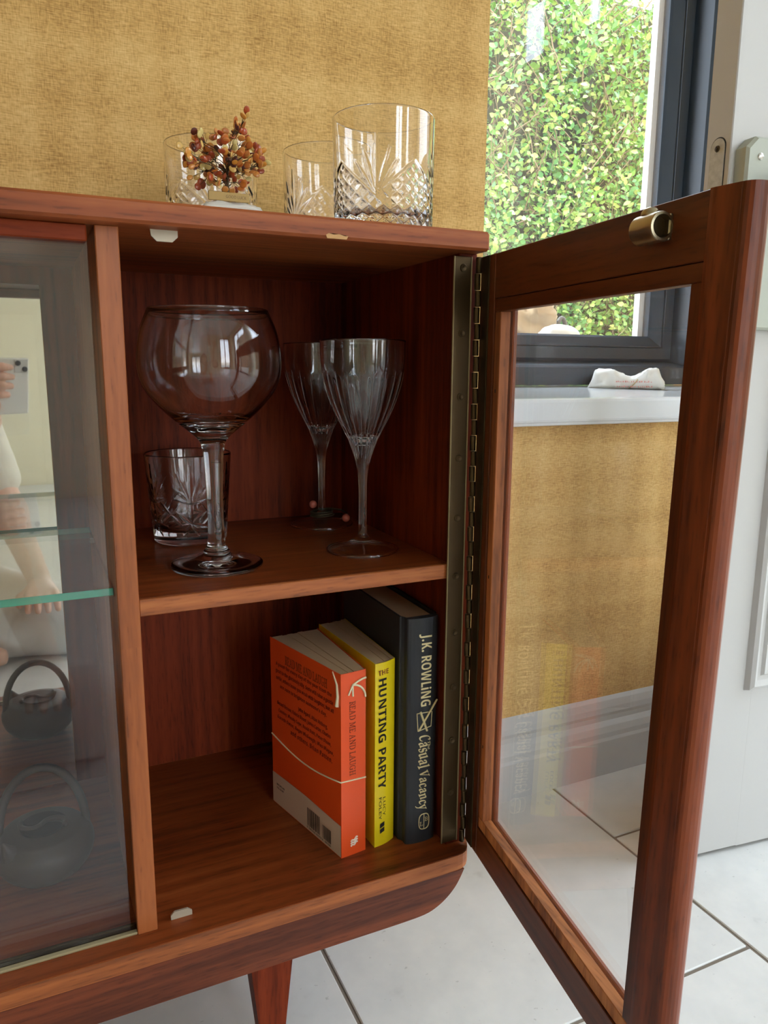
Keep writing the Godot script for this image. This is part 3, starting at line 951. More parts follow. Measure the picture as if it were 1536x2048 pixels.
func wine_glasses() -> void:
	var g := thing("wine_glass", "fluted crystal wine glass at the front right of the shelf", "glass", Vector3(-0.0556, 0.2974, -0.088), "fluted wine glasses on the shelf")
	var outer := smoothed([Vector2(0.0, 0.0010), Vector2(0.022, 0.0008), Vector2(0.034, 0.0), Vector2(0.0366, 0.0008), Vector2(0.0370, 0.0018), Vector2(0.0360, 0.0028), Vector2(0.028, 0.0042), Vector2(0.018, 0.0072), Vector2(0.0095, 0.0118), Vector2(0.0062, 0.0142), Vector2(0.0058, 0.0152), Vector2(0.0046, 0.0166), Vector2(0.0042, 0.022), Vector2(0.0039, 0.040), Vector2(0.0041, 0.060), Vector2(0.0046, 0.074), Vector2(0.0058, 0.084), Vector2(0.0092, 0.0985), Vector2(0.0140, 0.1130), Vector2(0.0242, 0.1325), Vector2(0.0328, 0.1522), Vector2(0.0388, 0.1716), Vector2(0.0414, 0.1900), Vector2(0.0420, 0.2075), Vector2(0.0418, 0.2094), Vector2(0.0411, 0.2097)], 5)
	var inner := smoothed([Vector2(0.0405, 0.2090), Vector2(0.0403, 0.1900), Vector2(0.0377, 0.1718), Vector2(0.0316, 0.1527), Vector2(0.0228, 0.1337), Vector2(0.0128, 0.1170), Vector2(0.0060, 0.1095), Vector2(0.0, 0.1080)], 4)
	outer.append_array(inner)
	var N := 200
	var foot := 0
	var n := 0
	var solid := []
	var rows := []
	for p in outer:
		var row := PackedVector3Array()
		var is_out: bool = n < outer.size() - inner.size()
		for k in N:
			var a := TAU * k / N
			var r := p.x
			if is_out and p.y > 0.080 and p.y < 0.180:      # twenty vertical cuts, running down into the stem
				var w := absf(fposmod(a * 20.0 / TAU, 1.0) - 0.5) * 2.0
				var fade := smoothstep(0.080, 0.105, p.y) * smoothstep(0.180, 0.172, p.y)
				r -= minf(0.00085, p.x * 0.06) * fade * maxf(0.0, 1.0 - w / 0.75)
			row.append(org + Vector3(r * cos(a), p.y, r * sin(a)))
		if p.y < 0.118:
			if p.y < 0.0120 and is_out:
				foot += 1
			solid.append(row)
		else:
			rows.append(row)
		n += 1
	var b := MB.new()
	b.grid(solid.slice(foot - 1))
	obj("stem", b, M.glass, g)
	b = MB.new()
	b.grid(solid.slice(0, foot))
	obj("foot", b, M.sheet, g)
	b = MB.new()
	b.lathe(PackedVector2Array([Vector2(0.0355, 0.0002), Vector2(0.0366, 0.0004), Vector2(0.0371, 0.0014), Vector2(0.0368, 0.0024), Vector2(0.0358, 0.0026), Vector2(0.0353, 0.0014), Vector2(0.0355, 0.0002)]), 96, org)
	obj("foot_rim", b, M.glass, g)
	b = MB.new()
	b.grid(rows)
	obj("bowl", b, M.glass, g)
	for i in 20:      # bright edges of the vertical cuts
		var a := TAU * (i + 0.5) / 20.0
		var path := PackedVector3Array()
		for q in [[0.0418, 0.180], [0.0404, 0.1850 - 0.005], [0.0388, 0.1716], [0.0360, 0.1620], [0.0328, 0.1522], [0.0288, 0.1424], [0.0242, 0.1325], [0.0190, 0.1225], [0.0142, 0.1130], [0.0092, 0.0985]]:
			path.append(org + Vector3(cos(a) * q[0], q[1], sin(a) * q[0]))
		path[0] = path[1]
		b = MB.new()
		b.tube(path.slice(1), PackedFloat32Array([0.0003, 0.0006, 0.0007, 0.0007, 0.0007, 0.0006, 0.0005, 0.0004, 0.0002]), 6)
		obj("flute", b, M.glass, g)
	b = MB.new()
	b.lathe(PackedVector2Array([Vector2(0.0421, 0.2080), Vector2(0.0422, 0.2092), Vector2(0.0417, 0.2100), Vector2(0.0409, 0.2100), Vector2(0.0404, 0.2092), Vector2(0.0404, 0.2080), Vector2(0.0421, 0.2080)]), 96, org)
	obj("rim", b, M.glass, g)
	copy(g, Vector3(-0.0497, 0.2974, -0.224), 0.15, "fluted crystal wine glass at the back of the shelf, bead bracelet round its stem")


func groove(d: float, w: float) -> float:
	return maxf(0.0, 1.0 - absf(d) / w)


func petal(s: float, y: float, at: Vector2, ang: float, length: float, width: float) -> float:
	var q := (Vector2(s, y) - at).rotated(-ang)         # along the petal is +y
	var u := q.y / length
	if u < 0.0 or u > 1.0:
		return 0.0
	return maxf(0.0, 1.0 - absf(q.x) / (width * pow(sin(PI * pow(u, 0.75)), 0.9) + 0.00005))


func cut_tumbler(kind: int, r0: float, r1: float, H: float) -> MB:
	# thick tumbler with cuts ground into its wall: fans over a diamond lattice (0), or stars (1)
	var N := 288
	var rows := []
	var pts := []       # [r, y, outer]
	for q in [[0.0, 0.0014], [r0 * 0.6, 0.0012], [r0 * 0.85, 0.0], [r0 * 0.96, 0.0006]]:
		pts.append([q[0], q[1], false])
	var NR := 112
	for i in NR + 1:
		var y := lerpf(0.0022, H - 0.0014, float(i) / NR)
		pts.append([lerpf(r0, r1, y / H), y, true])
	for q in [[r1 - 0.0004, H - 0.0003], [r1 - 0.0010, H], [r1 - 0.0017, H - 0.0004], [r1 - 0.0020, H - 0.0014], [lerpf(r0, r1, 0.8) - 0.0026, H * 0.8], [lerpf(r0, r1, 0.5) - 0.0036, H * 0.5], [r0 - 0.0042, H * 0.22], [r0 - 0.0058, H * 0.165], [r0 - 0.011, H * 0.142], [r0 * 0.4, H * 0.137], [0.0, H * 0.136]]:
		pts.append([q[0], q[1], false])
	var panels := 4 if kind == 0 else 6
	for p in pts:
		var row := PackedVector3Array()
		for k in N:
			var a := TAU * k / N
			var r: float = p[0]
			var y: float = p[1]
			if p[2] and y < H * 0.9:
				var f := fposmod(a * panels / TAU, 1.0) - 0.5
				var half := PI * r1 / panels
				var s := f * 2.0 * half
				var d := 0.0
				if kind == 0:
					var vy := 0.028 + 0.84 * absf(s)
					d = 1.15 * groove(y - vy, 0.0026)
					if y < vy + 0.001:
						var e1 := fposmod((y - 0.028 + 0.84 * s) / 0.0108 + 0.5, 1.0) - 0.5
						var e2 := fposmod((y - 0.028 - 0.84 * s) / 0.0108 + 0.5, 1.0) - 0.5
						d = maxf(d, 0.95 * maxf(groove(e1 * 0.0108, 0.0030), groove(e2 * 0.0108, 0.0030)))
					else:
						for w in [[0.0, 0.050, 0.0030], [0.30, 0.044, 0.0024], [-0.30, 0.044, 0.0024], [0.58, 0.037, 0.0021], [-0.58, 0.037, 0.0021]]:
							d = maxf(d, 0.9 * petal(s, y, Vector2(0, 0.029), -w[0], w[1], w[2]))
					d *= 0.00105
				else:
					for w in [[0.0, 0.040, 0.0022], [0.42, 0.034, 0.0020], [-0.42, 0.034, 0.0020], [0.85, 0.027, 0.0019], [-0.85, 0.027, 0.0019], [1.3, 0.020, 0.0018], [-1.3, 0.020, 0.0018]]:
						d = maxf(d, petal(s, y, Vector2(0, 0.046), -w[0], w[1], w[2]))
					for w in [[0.0, 0.020, 0.0022], [0.9, 0.022, 0.0022], [-0.9, 0.022, 0.0022], [1.75, 0.021, 0.0022], [-1.75, 0.021, 0.0022], [2.5, 0.016, 0.002], [-2.5, 0.016, 0.002]]:
						d = maxf(d, petal(s, y, Vector2(0, 0.024), -w[0], w[1], w[2]))
					var o := half - absf(s)
					for w in [[0.75, 0.018, 0.0018], [-0.75, 0.018, 0.0018], [2.3, 0.018, 0.0018], [-2.3, 0.018, 0.0018]]:
						d = maxf(d, petal(o, y, Vector2(0, 0.034), -w[0], w[1], w[2]))
					d *= 0.0011
				r -= d
			row.append(org + Vector3(r * cos(a), y, r * sin(a)))
		rows.append(row)
	var b := MB.new()
	b.grid(rows)
	return b


func tumblers() -> void:
	var g := thing("crystal_tumbler", "cut crystal tumbler nearest the front right corner of the cabinet top", "glass", Vector3(-0.0475, 0.5975, -0.060), "cut crystal tumblers on the cabinet top")
	obj("cut_body", cut_tumbler(0, 0.0450, 0.0460, 0.1020), M.crystal, g)
	g.rotation.y = -1.36
	copy(g, Vector3(-0.0545, 0.5975, -0.185), -0.45, "cut crystal tumbler standing behind the front one, close to the wallpaper")
	copy(g, Vector3(-0.1700, 0.5975, -0.212), -0.9, "cut crystal tumbler standing behind the gem tree ornament")
	var t := thing("whisky_tumbler", "cut crystal whisky tumbler on the shelf behind the balloon glass stem", "glass", Vector3(-0.2065, 0.2974, -0.207))
	obj("cut_body", cut_tumbler(1, 0.0378, 0.0452, 0.0945), M.glass, t)
	t.rotation.y = -1.2


# ---------- books ----------
func plan(P: Array, a: float, o: float) -> Vector2:     # a point of a book's plan: a from spine (0) to fore edge (1), o from left cover (0) to right (1)
	var l: Vector2 = P[0].lerp(P[3], a)
	return l.lerp(P[1].lerp(P[2], a), o)


func pages(P: Array, y0: float, y1: float, a0: float, a1: float, o0: float, o1: float, bow: float, sheets: int) -> MB:
	# the page block, in sheaves that do not quite line up
	var b := MB.new()
	var step := (o1 - o0) / sheets
	for i in sheets:
		var s0 := o0 + step * i
		var s1 := s0 + step * 0.994
		var dy := 0.0003 * sin(i * 2.7) + 0.0002 * cos(i * 5.1)
		var poly := PackedVector2Array()
		for j in 6:
			poly.append(plan(P, lerpf(a0, a1, j / 5.0), s0) )
		for j in 6:
			poly.append(plan(P, lerpf(a1, a0, j / 5.0), s1))
		for q in poly.size():
			poly[q] += Vector2(0, bow * sin(PI * (s0 + s1) / 2.0))
		b.prism(poly, 1, y0, y1 + dy)
	return b


func books() -> void:
	var sans := SystemFont.new()
	sans.font_names = PackedStringArray(["Droid Sans"])
	var bold := SystemFont.new()
	bold.font_names = PackedStringArray(["Droid Sans"])
	bold.font_weight = 700
	var serif := SystemFont.new()
	serif.font_names = PackedStringArray(["Droid Serif"])
	var slant := FontVariation.new()
	slant.base_font = bold
	slant.variation_transform = Transform2D(Vector2(1, 0), Vector2(0.22, 1), Vector2.ZERO)
	var script := FontVariation.new()
	var sb := SystemFont.new()
	sb.font_names = PackedStringArray(["Droid Serif"])
	sb.font_weight = 700
	script.base_font = sb
	script.variation_transform = Transform2D(Vector2(1, 0), Vector2(0.30, 1), Vector2.ZERO)
	var D := Vector3.DOWN

	# orange paperback, back cover to the room
	var k := thing("orange_paperback", "worn orange paperback with white barcode panel, leftmost of the three books", "book", Vector3(-0.1055, 0.0, -0.08), "books on the cabinet floor")
	var P := [Vector2(-0.1055, -0.0245), Vector2(-0.0780, -0.0280), Vector2(-0.0805, -0.1570), Vector2(-0.1370, -0.1520)]
	var h := 0.1945
	book_cover(k, P, h, 0.0005, "cover", M.orange, 0.0006)
	obj("page_block", pages(P, 0.001, h - 0.0005, 0.012, 0.99, 0.02, 0.98, 0.0, 9), M.paper, k)
	var a3 := Vector3(P[0].x, 0, P[0].y)
	var f3 := Vector3(P[3].x, 0, P[3].y)
	var R := (a3 - f3).normalized()
	var out := R.cross(Vector3.UP).normalized()
	var U := Vector3.UP
	var at := func(u: float, y: float) -> Vector3:
		return f3.lerp(a3, u) + out * 0.00035 + U * y
	letters("back_title", "READ ME AND LAUGH", M.ink_rust, k, at.call(0.235, 0.1775), R, U, 0.078, 0.0095, serif)
	var row := 0
	for q in [["A poem for every day of the year from the", 0.09, 0.888], ["great to the gloriously silly. Some will raise a gentle", 0.085, 0.907], ["smile, others leave you weak with laughter, but all", 0.09, 0.912], ["are sure to brighten someone's day.", 0.15, 0.82],
			["John Agard, Allan Ahlberg,", 0.42, 0.83], ["Gerard Benson, Valerie Bloom, James Carter, Charles", 0.10, 0.871], ["Causley, Wendy Cope, Roald Dahl, Peter Dixon,", 0.12, 0.877], ["Gareth Owen, Roger McGough, Wes Magee,", 0.10, 0.909], ["and others. Brian Patten.", 0.30, 0.889]]:
		var y := 0.1655 - 0.0080 * row - (0.0045 if row > 3 else 0.0)
		letters("cover_text", q[0], M.ink_red, k, at.call(q[1], y + 0.0025), R, U, (q[2] - q[1]) * 0.131, 0.0060, slant)
		row += 1
	# barcode panel
	var b := MB.new()
	var lower := [at.call(0.004, 0.002), at.call(0.996, 0.002)]
	var strip := []
	for i in 13:
		var u := 0.004 + 0.992 * i / 12.0
		strip.append([at.call(u, 0.0012), at.call(u, 0.0372 - 0.0022 * smoothstep(0.4, 1.0, u) + 0.0010 * sin(u * 3.0))])
	for i in 12:
		b.quad(strip[i][0], strip[i + 1][0], strip[i + 1][1], strip[i][1])
		b.quad(strip[i][1] + out * 0.0003, strip[i][0] + out * 0.0003, strip[i + 1][0] + out * 0.0003, strip[i + 1][1] + out * 0.0003)
	obj("barcode_panel", b, M.barpanel, k)
	b = MB.new()
	rng.seed = 5
	var u := 0.54
	while u < 0.865:
		var w := rng.randf_range(0.004, 0.012)
		if not (u > 0.71 and u < 0.75):
			var y1 := 0.0270 if u < 0.73 else 0.0215
			var q := [at.call(u, 0.0065), at.call(u + w, 0.0065), at.call(u + w, y1), at.call(u, y1)]
			for j in 4:
				q[j] = q[j] + out * 0.0005
			b.face(q, f3)
		u += w + rng.randf_range(0.004, 0.010)
	obj("barcode", b, M.ink, k)
	letters("price_code", "9 780330 435574   90100", M.ink, k, at.call(0.53, 0.0042) + out * 0.0004, R, U, 0.044, 0.0022, sans)
	letters("publisher_print", "MACMILLAN", M.ink, k, at.call(0.07, 0.0255) + out * 0.0004, R, U, 0.016, 0.0022, sans)
	letters("publisher_print", "U.K. £4.99", M.ink, k, at.call(0.07, 0.0215) + out * 0.0004, R, U, 0.014, 0.0022, sans)
	# printed cord round cover and spine
	b = MB.new()
	var path := PackedVector3Array()
	for i in 13:
		path.append(at.call(i / 12.0, 0.0826 - 0.0085 * sin(PI * i / 12.0)))
	path.append(Vector3(P[1].x, 0.0808, P[1].y) + Vector3(0.0, 0, 0.0004))
	b.tube(path, PackedFloat32Array([0.0008]), 6)
	obj("printed_cord", b, M.bone, k)
	# spine print
	var s0 := Vector3(P[0].x, 0, P[0].y)
	var s1 := Vector3(P[1].x, 0, P[1].y)
	var S := (s1 - s0).normalized()
	var sn := S.cross(U).normalized()
	letters("spine_title", "READ ME AND LAUGH", M.ink_rust, k, s0 + S * 0.0126 + U * 0.1648 + sn * 0.0006, D, S, 0.0778, 0.0066, serif)
	b = MB.new()
	path = PackedVector3Array()
	for i in 9:
		path.append(s0 + S * (0.0125 + 0.0150 * i / 8.0) + U * (0.1815 + 0.0048 * sin(i / 8.0 * 1.5)) + sn * 0.0008)
	b.tube(path, PackedFloat32Array([0.0011]), 6)
	path = PackedVector3Array()
	for i in 9:
		path.append(s0 + S * (0.0125 + 0.0145 * sin(i / 8.0 * 1.5)) + U * (0.1815 - 0.0160 * (1.0 - cos(i / 8.0 * 1.5))) + sn * 0.0008)
	b.tube(path, PackedFloat32Array([0.0011]), 6)
	for w in [[-0.0045, -0.0095], [0.0005, -0.0115]]:
		b.tube(PackedVector3Array([s0 + S * 0.0125 + U * 0.1815 + sn * 0.0008, s0 + S * (0.0125 + w[0]) + U * (0.1815 + w[1]) + sn * 0.0008]), PackedFloat32Array([0.0010]), 6)
	obj("printed_rope_knot", b, M.bone, k)
	b = MB.new()
	for i in 3:
		path = PackedVector3Array()
		for j in 7:
			path.append(s0 + S * (0.0105 + 0.0075 * j / 6.0) + U * (0.0100 + 0.0026 * i + 0.0035 * j / 6.0 + 0.0010 * sin(j * 1.6)) + sn * 0.0006)
		b.tube(path, PackedFloat32Array([0.0009]), 5)
	obj("spine_emblem", b, M.white_print, k)
	b = MB.new()
	b.tube(PackedVector3Array([at.call(0.90, h - 0.001), at.call(0.955, h - 0.012), at.call(0.965, h - 0.024), at.call(0.955, h - 0.034)]), PackedFloat32Array([0.0006, 0.0012, 0.0016, 0.0022]), 6)
	obj("torn_crease", b, M.bone, k)

	# yellow paperback
	k = thing("yellow_paperback", "bright yellow paperback with black spine lettering, between the orange and the black book", "book", Vector3(-0.056, 0.0, -0.09), "books on the cabinet floor")
	P = [Vector2(-0.0685, -0.0268), Vector2(-0.0437, -0.0345), Vector2(-0.0440, -0.1660), Vector2(-0.0780, -0.1600)]
	h = 0.198
	book_cover(k, P, h, 0.0035, "cover", M.yellow, 0.0006)
	obj("page_block", pages(P, 0.001, h - 0.0005, 0.012, 0.99, 0.02, 0.98, 0.0, 6), M.paper, k)
	s0 = Vector3(P[0].x, 0, P[0].y)
	s1 = Vector3(P[1].x, 0, P[1].y)
	S = (s1 - s0).normalized()
	sn = S.cross(U).normalized()
	var sp := s0 + sn * 0.0018
	letters("spine_title", "THE", M.ink_rust, k, sp + S * 0.0030 + U * 0.1880, S, U, 0.0130, 0.0052, bold)
	letters("spine_title", "HUNTING PARTY", M.ink, k, sp + S * 0.0085 + U * 0.1815, D, S, 0.1180, 0.0098, bold)
	letters("author", "LUCY", M.ink, k, sp + S * 0.0115 + U * 0.0530, D, S, 0.0205, 0.0034, sans)
	letters("author", "FOLEY", M.ink, k, sp + S * 0.0062 + U * 0.0542, D, S, 0.0245, 0.0034, sans)
	b = MB.new()
	for q in [0.0, 1.0]:
		var c: Vector3 = sp + S * 0.0086 + U * (0.0225 - 0.0060 * q) + sn * 0.0003
		b.face([c - S * 0.003 + U * 0.0022, c + S * 0.003 + U * 0.0036, c + S * 0.003 - U * 0.0012, c - S * 0.003 - U * 0.0024], c - sn)
	obj("publisher_mark", b, M.ink, k)

	# black hardback
	k = thing("black_hardback", "black cloth hardback with gilt spine lettering, against the cabinet side", "book", Vector3(-0.02, 0.0, -0.09), "books on the cabinet floor")
	P = [Vector2(-0.0400, -0.0185), Vector2(-0.0006, -0.0185), Vector2(-0.0006, -0.1780), Vector2(-0.0415, -0.1780)]
	h = 0.242
	b = MB.new()      # boards and rounded spine
	b.box(Vector3(-0.0412, 0, -0.178), Vector3(-0.0385, h, -0.0290), 0.0008)
	b.box(Vector3(-0.0032, 0, -0.178), Vector3(-0.0005, h, -0.0290), 0.0008)
	var spn := PackedVector2Array()
	for i in 11:
		var a := PI * i / 10.0
		spn.append(Vector2(-0.0208 - 0.0168 * cos(a) * (1.0 - 0.03 * sin(a)), -0.0200 + 0.0042 * sin(a)))
	spn.append(Vector2(-0.0040, -0.0262))
	spn.append(Vector2(-0.0012, -0.0300))
	spn.append(Vector2(-0.0028, -0.0300))
	spn.append(Vector2(-0.0055, -0.0240))
	spn.append(Vector2(-0.0362, -0.0240))
	spn.append(Vector2(-0.0388, -0.0300))
	spn.append(Vector2(-0.0404, -0.0300))
	spn.append(Vector2(-0.0376, -0.0262))
	b.prism(spn, 1, 0.0, h)
	obj("case_binding", b, M.black_cloth, k)
	P = [Vector2(-0.0374, -0.0245), Vector2(-0.0043, -0.0245), Vector2(-0.0036, -0.172), Vector2(-0.0381, -0.172)]
	obj("page_block", pages(P, 0.003, h - 0.0040, 0.0, 1.0, 0.01, 0.99, 0.0, 1), M.paper, k)
	var fz := -0.0158
	S = Vector3.RIGHT
	letters("author", "J.K. ROWLiNG", M.gilt, k, Vector3(-0.0192, 0.2258, fz), D, S, 0.0760, 0.0145, bold)
	letters("spine_title", "The", M.gilt, k, Vector3(-0.0135, 0.1112, fz), D, S, 0.0090, 0.0036, script)
	letters("spine_title", "Casual", M.gilt, k, Vector3(-0.0190, 0.1185, fz), D, S, 0.0360, 0.0145, script)
	letters("spine_title", "Vacancy", M.gilt, k, Vector3(-0.0200, 0.0800, fz), D, S, 0.0435, 0.0165, script)
	b = MB.new()
	var bar := func(p: Vector2, q: Vector2, w: float) -> void:
		b.tube(PackedVector3Array([Vector3(p.x, p.y, fz), Vector3(q.x, q.y, fz)]), PackedFloat32Array([w]), 6)
	for q in [[-0.0277, 0.1432, -0.0263, 0.1241], [-0.0263, 0.1241, -0.0116, 0.1272], [-0.0116, 0.1272, -0.0108, 0.1427], [-0.0108, 0.1427, -0.0277, 0.1432]]:
		bar.call(Vector2(q[0], q[1]), Vector2(q[2], q[3]), 0.0005)
	bar.call(Vector2(-0.0252, 0.1245), Vector2(-0.0053, 0.1548), 0.0011)
	bar.call(Vector2(-0.0238, 0.1445), Vector2(-0.0160, 0.1228), 0.0012)
	obj("ballot_cross", b, M.gilt, k)
	b = MB.new()
	path = PackedVector3Array()
	for i in 25:
		var a := TAU * i / 24.0
		var cx := absf(cos(a)) ** 0.7 * signf(cos(a))
		var cy := absf(sin(a)) ** 0.7 * signf(sin(a))
		path.append(Vector3(-0.0178 + 0.0058 * cx, 0.0229 + 0.0086 * cy, fz))
	b.tube(path, PackedFloat32Array([0.00055]), 6)
	b.tube(PackedVector3Array([Vector3(-0.0178, 0.031, fz), Vector3(-0.0178, 0.0148, fz)]), PackedFloat32Array([0.0004]), 6)
	obj("publisher_mark", b, M.gilt, k)
	letters("publisher_letter", "B", M.gilt, k, Vector3(-0.0168, 0.0250, fz), S, U, 0.0034, 0.0046, serif)
	letters("publisher_letter", "L", M.gilt, k, Vector3(-0.0224, 0.0205, fz), S, U, 0.0034, 0.0046, serif)


func book_cover(k: Node3D, P: Array, h: float, bow: float, called: String, mat: Material, th: float) -> void:
	# left cover, spine and right cover in one bent sheet of board
	var line: Array[Vector2] = []
	line.append(P[3])
	for i in 6:
		line.append(P[3].lerp(P[0], 0.3 + 0.66 * i / 5.0))
	for i in 9:
		var u := i / 8.0
		var q: Vector2 = P[0].lerp(P[1], u)
		var n: Vector2 = (P[1] - P[0]).orthogonal().normalized()
		if n.y < 0.0:
			n = -n
		line.append(q + n * bow * 0.5 * sin(PI * u))
	for i in 6:
		line.append(P[1].lerp(P[2], 0.04 + 0.66 * i / 5.0))
	line.append(P[2])
	var mid: Vector2 = (P[0] + P[1] + P[2] + P[3]) / 4.0
	var poly := PackedVector2Array(line)
	var inner: Array[Vector2] = []
	for i in line.size():
		var d: Vector2 = (line[mini(i + 1, line.size() - 1)] - line[maxi(i - 1, 0)]).normalized()
		var n := Vector2(-d.y, d.x)
		if n.dot(mid - line[i]) < 0.0:
			n = -n
		inner.append(line[i] + n * th)
	inner.reverse()
	for q in inner:
		poly.append(q)
	var b := MB.new()
	b.prism(poly, 1, 0.0, h)
	obj(called, b, mat, k)


# ---------- ornaments ----------
func gem_tree() -> void:
	var k := thing("gem_tree", "amber gemstone wire tree on a white stone, on the cabinet top", "ornament", Vector3(-0.187, 0.5975, -0.078))
	var b := MB.new()
	lump(b, Vector3(-0.1830, 0.6085, -0.080), Vector3(0.034, 0.0118, 0.020), 0.18, 21)
	obj("stone_base", b, plain(Color8(236, 232, 224), 0.7), k)
	var pl := obj("plaque", bx(Vector3(-0.2052, 0.6195, -0.0705), Vector3(-0.1698, 0.6268, -0.069), 0.0003), plain(Color8(150, 122, 70), 0.45, 0.5), k)
	var sans := SystemFont.new()
	sans.font_names = PackedStringArray(["Droid Sans"])
	letters("engraving", "GOOD LUCK", plain(Color8(92, 66, 30), 0.6), pl, Vector3(-0.1905, 0.6232, -0.0689), Vector3.RIGHT, Vector3.UP, 0.0175, 0.0024, sans)
	var wire := plain(Color8(96, 80, 58), 0.5, 0.6)
	b = MB.new()
	var crown := Vector3(-0.1868, 0.6475, -0.076)
	b.tube(PackedVector3Array([Vector3(-0.187, 0.614, -0.078), Vector3(-0.1866, 0.630, -0.077), crown]), PackedFloat32Array([0.0016, 0.0013, 0.0012]), 7)
	obj("trunk", b, wire, k)
	var chips := []
	rng.seed = 99
	for i in 4:
		var c := MB.new()
		c.ball(Vector3(0, 0.0030, 0), Vector3(0.0022 + 0.0005 * (i % 3), 0.0030 + 0.0004 * (i % 2), 0.0009), 9, 6, Basis(Vector3(0, 0, 1), 0.25 * i))
		chips.append(c.mesh())
	var mats := []
	for c in [Color8(168, 72, 34), Color8(206, 116, 44), Color8(226, 156, 62), Color8(236, 194, 110), Color8(104, 42, 30), Color8(188, 84, 42), Color8(230, 208, 134), Color8(212, 132, 64), Color8(220, 146, 70)]:
		var m := plain(c, 0.12)
		m.backlight_enabled = true
		m.backlight = Color(0.5, 0.5, 0.5)
		mats.append(m)
	var ends := [[487, 236], [472, 256], [446, 262], [404, 268], [410, 284], [398, 272], [372, 302], [380, 318], [394, 300], [401, 328], [412, 346], [438, 302], [455, 298], [464, 316], [482, 288], [494, 272], [505, 294], [512, 310], [529, 304], [522, 326], [503, 338], [486, 334], [463, 366], [434, 368], [448, 358], [480, 356], [424, 326], [450, 334], [468, 290], [516, 330], [428, 306], [476, 246], [452, 318], [470, 332], [444, 340], [478, 318]]
	for e in ends:
		var p := Vector3(-0.1875 + (e[0] - 452) * 0.000375 - 0.0024, 0.6268 + (383 - e[1]) * 0.000360 + (e[0] - 458) * 0.00004, -0.074 + rng.randf_range(-0.017, 0.017))
		b = MB.new()
		var from := Vector3(-0.1868, 0.632, -0.0765).lerp(crown + Vector3(0, 0.008, 0), clampf((p.y - 0.632) / 0.040, 0.0, 1.0))
		var mid := from.lerp(p, 0.5) + Vector3(rng.randf_range(-0.004, 0.004), rng.randf_range(-0.003, 0.005), rng.randf_range(-0.004, 0.004))
		b.tube(PackedVector3Array([from, from.lerp(mid, 0.5), mid, p]), PackedFloat32Array([0.0005, 0.0004, 0.0003, 0.00028]), 5)
		var spots := []
		for j in (6 + rng.randi() % 2):
			var q := p + Vector3(rng.randf_range(-1, 1), rng.randf_range(-0.8, 1), rng.randf_range(-0.5, 1.0)) * 0.0058
			b.tube(PackedVector3Array([p.lerp(mid, 0.25), q]), PackedFloat32Array([0.00022]), 4)
			spots.append(q)
		obj("branch", b, wire, k)
		for q in spots:
			var d: Vector3 = (q - p.lerp(mid, 0.3)).normalized()
			var yb := d
			var zb := (Vector3(rng.randf_range(-0.5, 0.5), rng.randf_range(-0.3, 0.3), 1.0) - yb * yb.z).normalized()
			zb = (zb - yb * zb.dot(yb)).normalized()
			share("gem_leaf", chips[rng.randi() % 4], mats[rng.randi() % mats.size()], Transform3D(Basis(yb.cross(zb), yb, zb), q - org), k)


func bracelet() -> void:
	var c := Vector3(-0.0497, 0.2974, -0.224)
	var k := thing("bead_bracelet", "dark cord bracelet with pink pearl beads looped round the back wine glass stem", "bracelet", c)
	var b := MB.new()
	var path := PackedVector3Array()
	for i in 61:
		var a := TAU * 3.0 * i / 60.0
		var r := 0.0135 - 0.0016 * i / 60.0 + 0.0008 * sin(a * 1.7)
		path.append(c + Vector3(r * cos(a), 0.0112 + 0.0062 * i / 60.0 + 0.0012 * sin(a + 1.0), r * sin(a)))
	path.append(c + Vector3(0.026, 0.0150, -0.004))
	path.append(c + Vector3(0.030, 0.0120, 0.006))
	path.append(c + Vector3(0.024, 0.0100, 0.018))
	b.tube(path, PackedFloat32Array([0.0011]), 7)
	obj("cord", b, plain(Color8(66, 60, 40), 0.55), k)
	for p in [Vector3(0.021, 0.0108, 0.024), Vector3(-0.006, 0.0225, -0.0135)]:
		b = MB.new()
		b.ball(c + p, Vector3(0.0047, 0.0047, 0.0047), 20, 12)
		obj("pearl_bead", b, plain(Color8(226, 128, 112), 0.25), k)


